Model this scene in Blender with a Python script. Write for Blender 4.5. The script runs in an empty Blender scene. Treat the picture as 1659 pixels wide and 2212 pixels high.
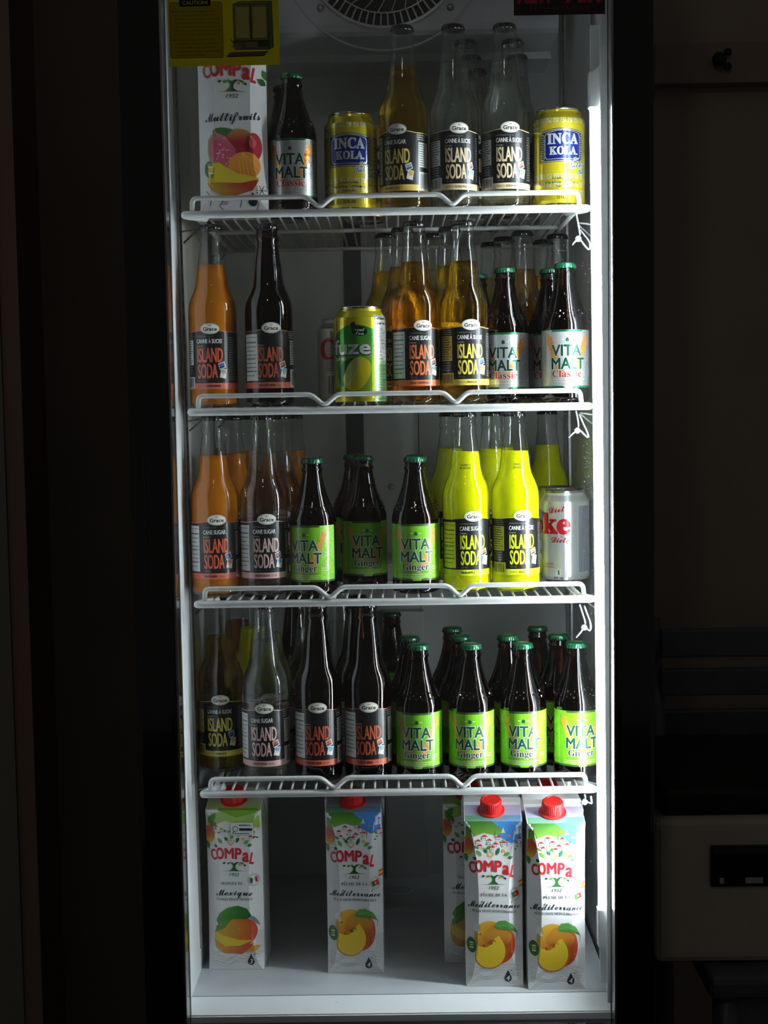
import bpy, bmesh, math, random
from math import sin, cos, pi, radians, sqrt, atan
from mathutils import Vector, Matrix
from mathutils.geometry import tessellate_polygon

SC = bpy.context.scene
COL = SC.collection
random.seed(7)

# ------------------------------------------------------------------ camera
W, H, F = 1659.0, 2212.0, 3065.0
EYE = Vector((0.007, 0.0, 1.35))
CAMROT = Matrix.Rotation(0.0083, 3, 'Z') @ Matrix.Rotation(pi / 2 - 0.0735, 3, 'X') @ Matrix.Rotation(-0.0155, 3, 'Z')
cam_data = bpy.data.cameras.new('camera')
cam_data.sensor_fit = 'VERTICAL'
cam_data.lens = 50.0
cam_data.sensor_height = 50.0 * H / F
cam_data.clip_start = 0.02
cam = bpy.data.objects.new('camera', cam_data)
COL.objects.link(cam)
cam.matrix_world = Matrix.Translation(EYE) @ CAMROT.to_4x4()
SC.camera = cam

# ------------------------------------------------------------------ world, exposure
world = bpy.data.worlds.new('dim_room')
world.use_nodes = True
world.node_tree.nodes['Background'].inputs[0].default_value = (1.0, 0.93, 0.86, 1)
world.node_tree.nodes['Background'].inputs[1].default_value = 0.036
SC.world = world
vs = SC.view_settings
vs.view_transform = 'Standard'
vs.look = 'None'
vs.gamma = 1.0
vs.use_curve_mapping = False
vs.exposure = 0.0
LED_STRENGTH = 98.0
SC.cycles.max_bounces = 14
SC.cycles.diffuse_bounces = 8
SC.cycles.glossy_bounces = 4
SC.cycles.transmission_bounces = 10
SC.cycles.transparent_max_bounces = 40
SC.cycles.caustics_reflective = True
SC.cycles.caustics_refractive = True

# warm ceiling lamp of the dark room, behind the camera
ld = bpy.data.lights.new('room_lamp', 'POINT')
ld.energy = 3.0
ld.color = (1.0, 0.80, 0.62)
ld.shadow_soft_size = 0.06
lo = bpy.data.objects.new('room_lamp', ld)
lo.location = (-0.1, 0.1, 2.66)
COL.objects.link(lo)


def proj(p):
    d = CAMROT.transposed() @ (Vector(p) - EYE)
    return W / 2 + F * d.x / -d.z, H / 2 - F * d.y / -d.z


def at(px, py, Y):
    d = CAMROT @ Vector(((px - W / 2) / F, (H / 2 - py) / F, -1.0))
    return EYE + d * (Y / d.y)


def x_for(px, z, Y):
    x = 0.0
    for _ in range(4):
        a = proj((x, Y, z))[0]
        b = proj((x + 0.01, Y, z))[0]
        x += (px - a) / (b - a) * 0.01
    return x


# ------------------------------------------------------------------ materials
def lin(c):
    return tuple(((v / 255.0) / 12.92 if v <= 10.3 else ((v / 255.0 + 0.055) / 1.055) ** 2.4) for v in c)


def mat(name, rgb, rough=0.5, metal=0.0, coat=0.0, noise=0.0, scale=40.0, **kw):
    m = bpy.data.materials.new(name)
    m.use_nodes = True
    nt = m.node_tree
    b = nt.nodes['Principled BSDF']
    c = lin(rgb)
    b.inputs['Base Color'].default_value = (*c, 1)
    b.inputs['Roughness'].default_value = rough
    b.inputs['Metallic'].default_value = metal
    b.inputs['Coat Weight'].default_value = coat
    for k, v in kw.items():
        b.inputs[k.replace('_', ' ')].default_value = v
    if noise > 0:
        tc = nt.nodes.new('ShaderNodeTexCoord')
        n = nt.nodes.new('ShaderNodeTexNoise')
        n.inputs['Scale'].default_value = scale
        n.inputs['Detail'].default_value = 5
        r = nt.nodes.new('ShaderNodeValToRGB')
        r.color_ramp.elements[0].position = 0.3
        r.color_ramp.elements[1].position = 0.7
        r.color_ramp.elements[0].color = (*[v * (1 - noise) for v in c], 1)
        r.color_ramp.elements[1].color = (*[min(1, v * (1 + noise * 0.4)) for v in c], 1)
        nt.links.new(tc.outputs['Object'], n.inputs['Vector'])
        nt.links.new(n.outputs['Fac'], r.inputs['Fac'])
        nt.links.new(r.outputs['Color'], b.inputs['Base Color'])
        bp = nt.nodes.new('ShaderNodeBump')
        bp.inputs['Strength'].default_value = 0.06
        bp.inputs['Distance'].default_value = 0.002
        nt.links.new(n.outputs['Fac'], bp.inputs['Height'])
        nt.links.new(bp.outputs['Normal'], b.inputs['Normal'])
    return m


def thin_glass(name, tint, edge, rough=0.02, wavy=True):
    """Bottle wall: see-through with mirror reflections and absorption growing towards the rim."""
    m = bpy.data.materials.new(name)
    m.use_nodes = True
    nt = m.node_tree
    nt.nodes.remove(nt.nodes['Principled BSDF'])
    out = nt.nodes['Material Output']
    p5 = nt.nodes.new('ShaderNodeMath')
    p5.operation = 'POWER'
    p5.inputs[1].default_value = 3.4
    fr = nt.nodes.new('ShaderNodeMath')       # reflectance of glass, same from both sides
    fr.operation = 'MULTIPLY_ADD'
    fr.inputs[1].default_value = 0.9
    fr.inputs[2].default_value = 0.06
    fr.use_clamp = True
    nt.links.new(p5.outputs[0], fr.inputs[0])
    lw = nt.nodes.new('ShaderNodeLayerWeight')
    lw.inputs['Blend'].default_value = 0.5
    pw = nt.nodes.new('ShaderNodeMath')
    pw.operation = 'POWER'
    pw.inputs[1].default_value = 4.2
    mx = nt.nodes.new('ShaderNodeMix')
    mx.data_type = 'RGBA'
    mx.inputs[6].default_value = (*tint, 1)
    mx.inputs[7].default_value = (*edge, 1)
    tr = nt.nodes.new('ShaderNodeBsdfTransparent')
    gl = nt.nodes.new('ShaderNodeBsdfGlossy')
    gl.inputs['Roughness'].default_value = rough
    ms = nt.nodes.new('ShaderNodeMixShader')
    # slight waviness of moulded glass
    tc = nt.nodes.new('ShaderNodeTexCoord')
    n = nt.nodes.new('ShaderNodeTexNoise')
    n.inputs['Scale'].default_value = 45
    n.inputs['Detail'].default_value = 1
    bp = nt.nodes.new('ShaderNodeBump')
    bp.inputs['Strength'].default_value = 0.4
    bp.inputs['Distance'].default_value = 0.001
    nt.links.new(tc.outputs['Object'], n.inputs['Vector'])
    nt.links.new(n.outputs['Fac'], bp.inputs['Height'])
    if wavy:
        nt.links.new(bp.outputs['Normal'], gl.inputs['Normal'])
    nt.links.new(lw.outputs['Facing'], pw.inputs[0])
    nt.links.new(lw.outputs['Facing'], p5.inputs[0])
    nt.links.new(pw.outputs[0], mx.inputs[0])
    nt.links.new(mx.outputs[2], tr.inputs['Color'])
    nt.links.new(fr.outputs[0], ms.inputs[0])
    nt.links.new(tr.outputs[0], ms.inputs[1])
    nt.links.new(gl.outputs[0], ms.inputs[2])
    nt.links.new(ms.outputs[0], out.inputs['Surface'])
    return m


def clear_liquid(name, c, through=0.35):
    m = bpy.data.materials.new(name)
    m.use_nodes = True
    nt = m.node_tree
    nt.nodes.remove(nt.nodes['Principled BSDF'])
    out = nt.nodes['Material Output']
    g = nt.nodes.new('ShaderNodeBsdfGlass')
    g.inputs['Color'].default_value = (*c, 1)
    g.inputs['IOR'].default_value = 1.33
    t = nt.nodes.new('ShaderNodeBsdfTransparent')
    t.inputs['Color'].default_value = (*c, 1)
    ms = nt.nodes.new('ShaderNodeMixShader')
    ms.inputs[0].default_value = through
    nt.links.new(g.outputs[0], ms.inputs[1])
    nt.links.new(t.outputs[0], ms.inputs[2])
    nt.links.new(ms.outputs[0], out.inputs['Surface'])
    return m


def cloudy_liquid(name, rgb, tl):
    m = bpy.data.materials.new(name)
    m.use_nodes = True
    nt = m.node_tree
    nt.nodes.remove(nt.nodes['Principled BSDF'])
    out = nt.nodes['Material Output']
    c = lin(rgb)
    d = nt.nodes.new('ShaderNodeBsdfDiffuse')
    d.inputs['Color'].default_value = (*c, 1)
    t = nt.nodes.new('ShaderNodeBsdfTranslucent')
    t.inputs['Color'].default_value = (*c, 1)
    ms = nt.nodes.new('ShaderNodeMixShader')
    ms.inputs[0].default_value = tl
    nt.links.new(d.outputs[0], ms.inputs[1])
    nt.links.new(t.outputs[0], ms.inputs[2])
    nt.links.new(ms.outputs[0], out.inputs['Surface'])
    return m


def print_mat(name, rough, metal, coat=0.2, bump=0.0):
    """ink colours are stored per corner of the printed shapes"""
    m = bpy.data.materials.new(name)
    m.use_nodes = True
    nt = m.node_tree
    b = nt.nodes['Principled BSDF']
    a = nt.nodes.new('ShaderNodeAttribute')
    a.attribute_name = 'Col'
    nt.links.new(a.outputs['Color'], b.inputs['Base Color'])
    b.inputs['Roughness'].default_value = rough
    b.inputs['Metallic'].default_value = metal
    b.inputs['Coat Weight'].default_value = coat
    b.inputs['Coat Roughness'].default_value = 0.12
    if bump:
        tc = nt.nodes.new('ShaderNodeTexCoord')
        n = nt.nodes.new('ShaderNodeTexNoise')
        n.inputs['Scale'].default_value = 160
        bp = nt.nodes.new('ShaderNodeBump')
        bp.inputs['Strength'].default_value = bump
        bp.inputs['Distance'].default_value = 0.001
        nt.links.new(tc.outputs['Object'], n.inputs['Vector'])
        nt.links.new(n.outputs['Fac'], bp.inputs['Height'])
        nt.links.new(bp.outputs['Normal'], b.inputs['Normal'])
    return m


M = {}
M['liner'] = mat('white_liner', (226, 229, 231), 0.38, noise=0.08, scale=9)
M['back'] = mat('back_liner', (182, 184, 182), 0.45, noise=0.08, scale=6)
M['evap'] = mat('evaporator_plastic', (176, 179, 184), 0.4, noise=0.06, scale=8)
M['dark_channel'] = mat('dark_channel', (70, 70, 72), 0.5, noise=0.1)
M['black_gloss'] = mat('black_gloss_frame', (8, 9, 14), 0.12, coat=0.6, noise=0.15, scale=60)
M['black_matt'] = mat('black_matt', (12, 12, 13), 0.55, noise=0.1)
M['gasket'] = mat('rubber_gasket', (10, 10, 11), 0.6, noise=0.1)
M['wire'] = mat('white_coated_wire', (196, 198, 197), 0.32, coat=0.25, noise=0.06, scale=60)
M['steel'] = mat('galvanised_steel', (150, 150, 150), 0.3, metal=0.9, noise=0.15, scale=50)
M['alu'] = mat('can_aluminium', (205, 205, 208), 0.22, metal=1.0, noise=0.05, scale=80)
M['nylon'] = mat('nylon_tie', (168, 172, 184), 0.4, noise=0.04)
M['cap_green'] = mat('green_crown', (20, 96, 62), 0.25, metal=0.35, coat=0.5, noise=0.15, scale=300)
M['cap_black'] = mat('black_crown', (13, 13, 16), 0.22, coat=0.6, noise=0.2, scale=300)
M['cap_red'] = mat('red_screw_cap', (205, 26, 22), 0.35, noise=0.06, scale=100)
M['glass'] = thin_glass('flint_glass', (0.96, 0.975, 0.97), (0.42, 0.46, 0.45))
M['brown'] = thin_glass('amber_glass', (0.24, 0.115, 0.05), (0.03, 0.014, 0.006))
M['pane'] = thin_glass('door_pane', (0.965, 0.98, 0.975), (0.85, 0.9, 0.88), rough=0.0, wavy=False)
M['amber'] = clear_liquid('golden_soda', (1.0, 0.82, 0.15), 0.5)
M['amber_red'] = clear_liquid('kola_champagne_soda', (1.0, 0.77, 0.13), 0.5)
M['clear'] = clear_liquid('clear_soda', (0.99, 1.0, 0.985), 0.55)
M['mandarin'] = cloudy_liquid('cloudy_orange_soda', (206, 122, 24), 0.25)
M['pineapple'] = cloudy_liquid('cloudy_yellow_green_soda', (236, 238, 0), 0.45)
M['malt'] = mat('dark_malt', (14, 8, 6), 0.25, noise=0.1)
M['paper'] = print_mat('printed_paper', 0.35, 0.0, 0.35)
M['foil'] = print_mat('printed_foil', 0.32, 0.75, 0.2, bump=0.35)
M['canink'] = print_mat('printed_can', 0.24, 0.68, 0.3)
M['flat'] = print_mat('printed_sticker', 0.6, 0.0, 0.0)
def backlit_paper(name, tl):
    m = bpy.data.materials.new(name)
    m.use_nodes = True
    nt = m.node_tree
    nt.nodes.remove(nt.nodes['Principled BSDF'])
    a = nt.nodes.new('ShaderNodeAttribute')
    a.attribute_name = 'Col'
    d = nt.nodes.new('ShaderNodeBsdfDiffuse')
    t = nt.nodes.new('ShaderNodeBsdfTranslucent')
    ms = nt.nodes.new('ShaderNodeMixShader')
    ms.inputs[0].default_value = tl
    nt.links.new(a.outputs['Color'], d.inputs['Color'])
    nt.links.new(a.outputs['Color'], t.inputs['Color'])
    nt.links.new(d.outputs[0], ms.inputs[1])
    nt.links.new(t.outputs[0], ms.inputs[2])
    nt.links.new(ms.outputs[0], nt.nodes['Material Output'].inputs['Surface'])
    return m


M['sticker'] = backlit_paper('thin_sticker', 0.35)
M['film'] = mat('clear_film', (90, 92, 96), 0.2, noise=0.1)


def led_mat():
    m = bpy.data.materials.new('led_diffuser')
    m.use_nodes = True
    b = m.node_tree.nodes['Principled BSDF']
    b.inputs['Base Color'].default_value = (0.9, 0.95, 1, 1)
    b.inputs['Emission Color'].default_value = (0.86, 0.95, 1.0, 1)
    b.inputs['Emission Strength'].default_value = LED_STRENGTH
    return m


M['led'] = led_mat()


# ------------------------------------------------------------------ object helpers
def thing(name, loc, label, cat, group=None, rz=0.0):
    o = bpy.data.objects.new(name, None)
    o.empty_display_size = 0.02
    COL.objects.link(o)
    o.location = loc
    o.rotation_euler = (0, 0, rz)
    o['label'] = label
    o['category'] = cat
    if group:
        o['group'] = group
    return o


def link(name, me, parent=None, loc=None):
    o = bpy.data.objects.new(name, me)
    COL.objects.link(o)
    if parent:
        o.parent = parent
    if loc:
        o.location = loc
    return o


def structure(o, name=None):
    o['kind'] = 'structure'
    return o


def finish(bm, name, m, smooth=False):
    me = bpy.data.meshes.new(name)
    bmesh.ops.recalc_face_normals(bm, faces=bm.faces)
    bm.to_mesh(me)
    bm.free()
    me.materials.append(m)
    if smooth:
        me.polygons.foreach_set('use_smooth', [True] * len(me.polygons))
    return me


def box_into(bm, x0, x1, y0, y1, z0, z1):
    vs_ = [bm.verts.new(p) for p in ((x0, y0, z0), (x1, y0, z0), (x1, y1, z0), (x0, y1, z0),
                                     (x0, y0, z1), (x1, y0, z1), (x1, y1, z1), (x0, y1, z1))]
    for f in ((0, 3, 2, 1), (4, 5, 6, 7), (0, 1, 5, 4), (1, 2, 6, 5), (2, 3, 7, 6), (3, 0, 4, 7)):
        bm.faces.new([vs_[i] for i in f])
    return vs_


def box(name, m, x0, x1, y0, y1, z0, z1, parent=None, bev=0.0, seg=2):
    bm = bmesh.new()
    box_into(bm, x0, x1, y0, y1, z0, z1)
    if bev:
        bmesh.ops.bevel(bm, geom=list(bm.edges), offset=bev, segments=seg, affect='EDGES', profile=0.6)
    me = finish(bm, name, m)
    return link(name, me, parent)


def lathe_into(bm, prof, n=40, crimp=None):
    rings = []
    for i, (r, z) in enumerate(prof):
        ring = []
        for k in range(n):
            a = 2 * pi * k / n
            rr = r
            if crimp and crimp[0] <= i <= crimp[1]:
                rr = r * (1 + 0.038 * cos(21 * a) * (1 if i < crimp[1] else 0.6))
            ring.append(bm.verts.new((rr * sin(a), -rr * cos(a), z)))
        rings.append(ring)
    for a, b in zip(rings, rings[1:]):
        for k in range(n):
            bm.faces.new((a[k], a[(k + 1) % n], b[(k + 1) % n], b[k]))
    return rings


def lathe_mesh(name, prof, m, n=40, cap0=True, cap1=True, smooth=True, crimp=None):
    bm = bmesh.new()
    rings = lathe_into(bm, [(r * .001, z * .001) for r, z in prof], n, crimp)
    if cap0:
        bm.faces.new(rings[0][::-1])
    if cap1:
        bm.faces.new(rings[-1])
    me = finish(bm, name, m, False)
    if smooth:
        for p in me.polygons:
            p.use_smooth = len(p.vertices) <= 4
    return me


def tube_into(bm, pts, r, n=8, flat=1.0, closed=False):
    pts = [Vector(p) for p in pts]
    rings = []
    up = Vector((0, 0, 1))
    N = len(pts)
    for i, p in enumerate(pts):
        if closed:
            t = pts[(i + 1) % N] - pts[i - 1]
        elif i == 0:
            t = pts[1] - p
        elif i == N - 1:
            t = p - pts[-2]
        else:
            t = (pts[i + 1] - p).normalized() + (p - pts[i - 1]).normalized()
        t.normalize()
        s = t.cross(up)
        if s.length < 1e-3:
            s = t.cross(Vector((0, 1, 0)))
        s.normalize()
        v = s.cross(t).normalized()
        rings.append([bm.verts.new(p + s * (r * flat * cos(2 * pi * k / n)) + v * (r * sin(2 * pi * k / n))) for k in range(n)])
    pairs = list(zip(rings, rings[1:]))
    if closed:
        pairs.append((rings[-1], rings[0]))
    for a, b in pairs:
        for k in range(n):
            bm.faces.new((a[k], a[(k + 1) % n], b[(k + 1) % n], b[k]))
    if not closed:
        bm.faces.new(rings[0][::-1])
        bm.faces.new(rings[-1])


def tube_mesh(name, pts, r, m, n=8, flat=1.0, closed=False):
    bm = bmesh.new()
    tube_into(bm, pts, r, n, flat, closed)
    return finish(bm, name, m, True)


def round_path(pts, rad, k=5):
    """replace every inner corner by an arc-like curve"""
    pts = [Vector(p) for p in pts]
    out = [pts[0]]
    for a, b, c in zip(pts, pts[1:], pts[2:]):
        d1 = min(rad, (a - b).length * 0.49)
        d2 = min(rad, (c - b).length * 0.49)
        p0 = b + (a - b).normalized() * d1
        p1 = b + (c - b).normalized() * d2
        for i in range(k + 1):
            t = i / k
            out.append(p0 * (1 - t) ** 2 + b * 2 * t * (1 - t) + p1 * t * t)
    out.append(pts[-1])
    return out


# ------------------------------------------------------------------ flat print as thin shapes
TXT = {}


def glyphs(body, offset=0.0, shear=0.0, res=3):
    key = (body, offset, shear, res)
    if key in TXT:
        return TXT[key]
    cu = bpy.data.curves.new('t', 'FONT')
    cu.body = body
    cu.offset = offset
    cu.shear = shear
    cu.resolution_u = res
    cu.dimensions = '2D'
    cu.fill_mode = 'FRONT'
    ob = bpy.data.objects.new('t', cu)
    COL.objects.link(ob)
    dg = bpy.context.evaluated_depsgraph_get()
    me = bpy.data.meshes.new_from_object(ob.evaluated_get(dg))
    me.calc_loop_triangles()
    v = [(p.co.x, p.co.y) for p in me.vertices]
    t = [tuple(q.vertices) for q in me.loop_triangles]
    bpy.data.objects.remove(ob)
    bpy.data.curves.remove(cu)
    bpy.data.meshes.remove(me)
    TXT[key] = (v, t)
    return TXT[key]


def serif(s):
    return ''.join(chr(0x1D400 + ord(c) - 65) if 'A' <= c <= 'Z' else chr(0x1D41A + ord(c) - 97) if 'a' <= c <= 'z' else c for c in s)


def script(s):
    return ''.join(chr(0x1D4D0 + ord(c) - 65) if 'A' <= c <= 'Z' else chr(0x1D4EA + ord(c) - 97) if 'a' <= c <= 'z' else c for c in s)


class Art:
    """flat coloured shapes in millimetres (u to the right, z up); layer = printing order"""

    def __init__(self):
        self.b = []

    def tri(self, vs2, tris, col, layer):
        c = lin(col) if not callable(col) else col
        self.b.append((vs2, tris, c, layer))

    def poly(self, pts, col, layer=1):
        t = tessellate_polygon([[Vector((p[0], p[1], 0)) for p in pts]])
        self.tri(list(pts), t, col, layer)

    def rect(self, x0, z0, x1, z1, col, layer=0):
        self.poly([(x0, z0), (x1, z0), (x1, z1), (x0, z1)], col, layer)

    def rrect(self, x0, z0, x1, z1, r, col, layer=0, n=5):
        p = []
        for cx, cz, a0 in ((x1 - r, z0 + r, -90), (x1 - r, z1 - r, 0), (x0 + r, z1 - r, 90), (x0 + r, z0 + r, 180)):
            for k in range(n + 1):
                a = radians(a0 + 90 * k / n)
                p.append((cx + r * cos(a), cz + r * sin(a)))
        self.poly(p, col, layer)

    def ell(self, cx, cz, rx, rz, col, layer=1, rot=0, n=28, a0=0, a1=360):
        ca, sa = cos(radians(rot)), sin(radians(rot))
        p = []
        full = a1 - a0 >= 360
        for k in range(n if full else n + 1):
            a = radians(a0 + (a1 - a0) * k / n)
            x, z = rx * cos(a), rz * sin(a)
            p.append((cx + x * ca - z * sa, cz + x * sa + z * ca))
        self.poly(p, col, layer)

    def stroke(self, pts, w, col, layer=1, w1=None):
        L, R_ = [], []
        n = len(pts)
        w1 = w if w1 is None else w1
        for i, p in enumerate(pts):
            a = pts[max(0, i - 1)]
            b = pts[min(n - 1, i + 1)]
            dx, dz = b[0] - a[0], b[1] - a[1]
            l = sqrt(dx * dx + dz * dz) or 1
            ww = (w + (w1 - w) * i / max(1, n - 1)) / 2
            L.append((p[0] - dz / l * ww, p[1] + dx / l * ww))
            R_.append((p[0] + dz / l * ww, p[1] - dx / l * ww))
        v = L + R_
        t = []
        for i in range(n - 1):
            t.append((i, i + 1, n + i))
            t.append((i + 1, n + i + 1, n + i))
        self.tri(v, t, col, layer)

    def leaf(self, x, z, L, w, ang, col, layer=2, vein=None):
        p = []
        for s in (1, -1):
            for k in range(7):
                t = k / 7 if s > 0 else 1 - k / 7
                p.append((L * t, s * w * sin(pi * t) * (1 - 0.3 * t) * 0.6))
        ca, sa = cos(radians(ang)), sin(radians(ang))
        self.poly([(x + a * ca - b * sa, z + a * sa + b * ca) for a, b in p], col, layer)
        if vein:
            self.stroke([(x, z), (x + L * .85 * ca, z + L * .85 * sa)], 0.25, vein, layer + 1)

    def text(self, s, x, z, h, col, layer=2, w=None, cx=False, off=0.0, shear=0.0, rot=0.0, warp=None, res=3, ref=None):
        """h = capital height; w = wanted total width; x = left edge (or centre when cx)"""
        v, t = glyphs(s, 0.0, shear, res)
        if not v:
            return
        if off > 0:
            kw = dict(w=w, cx=cx, shear=shear, rot=rot, warp=warp, res=res)
            b = off * h / 0.70
            n = 2 if res == 1 else (12 if off > .05 else 6)
            for i in range(n):
                self.text(s, x + b * cos(2 * pi * i / n), z + b * sin(2 * pi * i / n), h, col, layer + .04 * i, **kw)
            if off > .05:
                for i in range(6):
                    self.text(s, x + b * .5 * cos(pi * i / 3), z + b * .5 * sin(pi * i / 3), h, col, layer + .5 + .04 * i, **kw)
            return
        xs = [a for a, b in v]
        mn, mxx = min(xs), max(xs)
        sz = h / 0.70
        sx = w / (mxx - mn) if w else sz
        mid = (mn + mxx) / 2 if cx else mn
        p = [((a - mid) * sx, b * sz) for a, b in v]
        if warp:
            p = [warp(a, b) for a, b in p]
        ca, sa = cos(radians(rot)), sin(radians(rot))
        p = [(x + a * ca - b * sa, z + a * sa + b * ca) for a, b in p]
        self.tri(p, t, col, layer)

    def lines(self, x0, z0, x1, z1, n, col, layer=2, fill=0.45, seed=1):
        """rows of print too small to read"""
        r = random.Random(seed)
        dz = (z1 - z0) / n
        for i in range(n):
            z = z1 - dz * (i + .5)
            x = x0
            end = x1 - r.random() * (x1 - x0) * 0.25
            while x < end:
                l = r.uniform(1.0, 3.2)
                xe = min(x + l, end)
                self.rect(x, z - dz * fill / 2, xe, z + dz * fill / 2, col, layer)
                x = xe + 0.55

    def bars(self, x0, z0, x1, z1, col, layer=2, seed=3):
        r = random.Random(seed)
        x = x0
        while x < x1:
            w = r.choice((.35, .35, .7, 1.0))
            self.rect(x, z0, min(x + w, x1), z1, col, layer)
            x += w + r.choice((.35, .5, .8))

    def mesh(self, name, m, mapf, du=3.0, dz=None, step=0.07):
        bm = bmesh.new()
        cl = bm.verts.layers.float_color.new('Col')
        umin, umax, zmin, zmax = 1e9, -1e9, 1e9, -1e9
        for vs2, tris, c, layer in self.b:
            bv = []
            for u, z in vs2:
                q = bm.verts.new((u, z, layer))
                q[cl] = (*(c(u, z) if callable(c) else c), 1)
                bv.append(q)
                umin, umax, zmin, zmax = min(umin, u), max(umax, u), min(zmin, z), max(zmax, z)
            for t in tris:
                try:
                    f = bm.faces.new((bv[t[0]], bv[t[1]], bv[t[2]]))
                except ValueError:
                    pass
        if du:
            k = math.ceil(umin / du + .01)
            while k * du < umax - .01:
                bmesh.ops.bisect_plane(bm, geom=bm.verts[:] + bm.edges[:] + bm.faces[:], plane_co=(k * du, 0, 0), plane_no=(1, 0, 0), dist=1e-5)
                k += 1
        if dz:
            k = math.ceil(zmin / dz + .01)
            while k * dz < zmax - .01:
                bmesh.ops.bisect_plane(bm, geom=bm.verts[:] + bm.edges[:] + bm.faces[:], plane_co=(0, k * dz, 0), plane_no=(0, 1, 0), dist=1e-5)
                k += 1
        bmesh.ops.triangulate(bm, faces=[f for f in bm.faces if len(f.verts) > 4])
        for q in bm.verts:
            u, z, l = q.co
            q.co = mapf(u, z, l * step)
        # make every face point outwards, whatever winding the shapes came in
        me = bpy.data.meshes.new(name)
        bm.to_mesh(me)
        bm.free()
        me.materials.append(m)
        return me


def cyl(R):
    def f(u, z, l):
        a = u / R
        r = R + 0.12 + l
        return (r * sin(a) * .001, -r * cos(a) * .001, z * .001)
    return f


# ------------------------------------------------------------------ label artwork
BLACK, WHITE = (18, 19, 22), (225, 226, 224)
SOFT = {}
FLAV = {
    'mandarin_en': ('en', (214, 92, 62), 'MANDARIN', 'DRINK', (214, 104, 84)),
    'mandarin_fr': ('fr', (214, 92, 62), 'MANDARINE', 'BOISSON', (214, 104, 84)),
    'cream_en': ('en', (214, 178, 172), 'CREAM SODA', 'DRINK', (214, 168, 164)),
    'cream_fr': ('fr', (222, 198, 160), 'SODA MOUSSE', 'BOISSON', (224, 204, 160)),
    'ginger': ('no', (186, 84, 50), 'GINGER BEER', 'DRINK', (200, 92, 66)),
    'kola_en': ('en', (220, 112, 60), 'KOLA CHAMPAGNE', 'DRINK', (216, 108, 60)),
    'mango_fr': ('fr', (224, 206, 84), 'MANGUE', 'BOISSON', (222, 206, 80)),
    'gold_en': ('en', (206, 184, 90), 'MANGO', 'DRINK', (214, 184, 80)),
    'pine_en': ('en', (204, 214, 30), 'PINEAPPLE', 'DRINK', (214, 224, 30)),
    'pine_fr': ('fr', (204, 214, 30), 'ANANAS', 'BOISSON', (214, 224, 30)),
}
PHOTO = {
    'mandarin_en': ((60, 80, 150), (200, 120, 110)), 'mandarin_fr': ((60, 90, 170), (160, 140, 150)),
    'cream_en': ((170, 80, 70), (90, 140, 210)), 'cream_fr': ((190, 110, 90), (120, 160, 210)),
    'ginger': ((190, 80, 50), (90, 170, 220)), 'kola_en': ((120, 100, 90), (80, 130, 160)),
    'mango_fr': ((80, 120, 190), (220, 190, 70)), 'gold_en': ((140, 160, 180), (210, 180, 80)),
    'pine_en': ((160, 110, 70), (190, 200, 190)), 'pine_fr': ((170, 120, 80), (200, 210, 200)),
}


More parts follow.
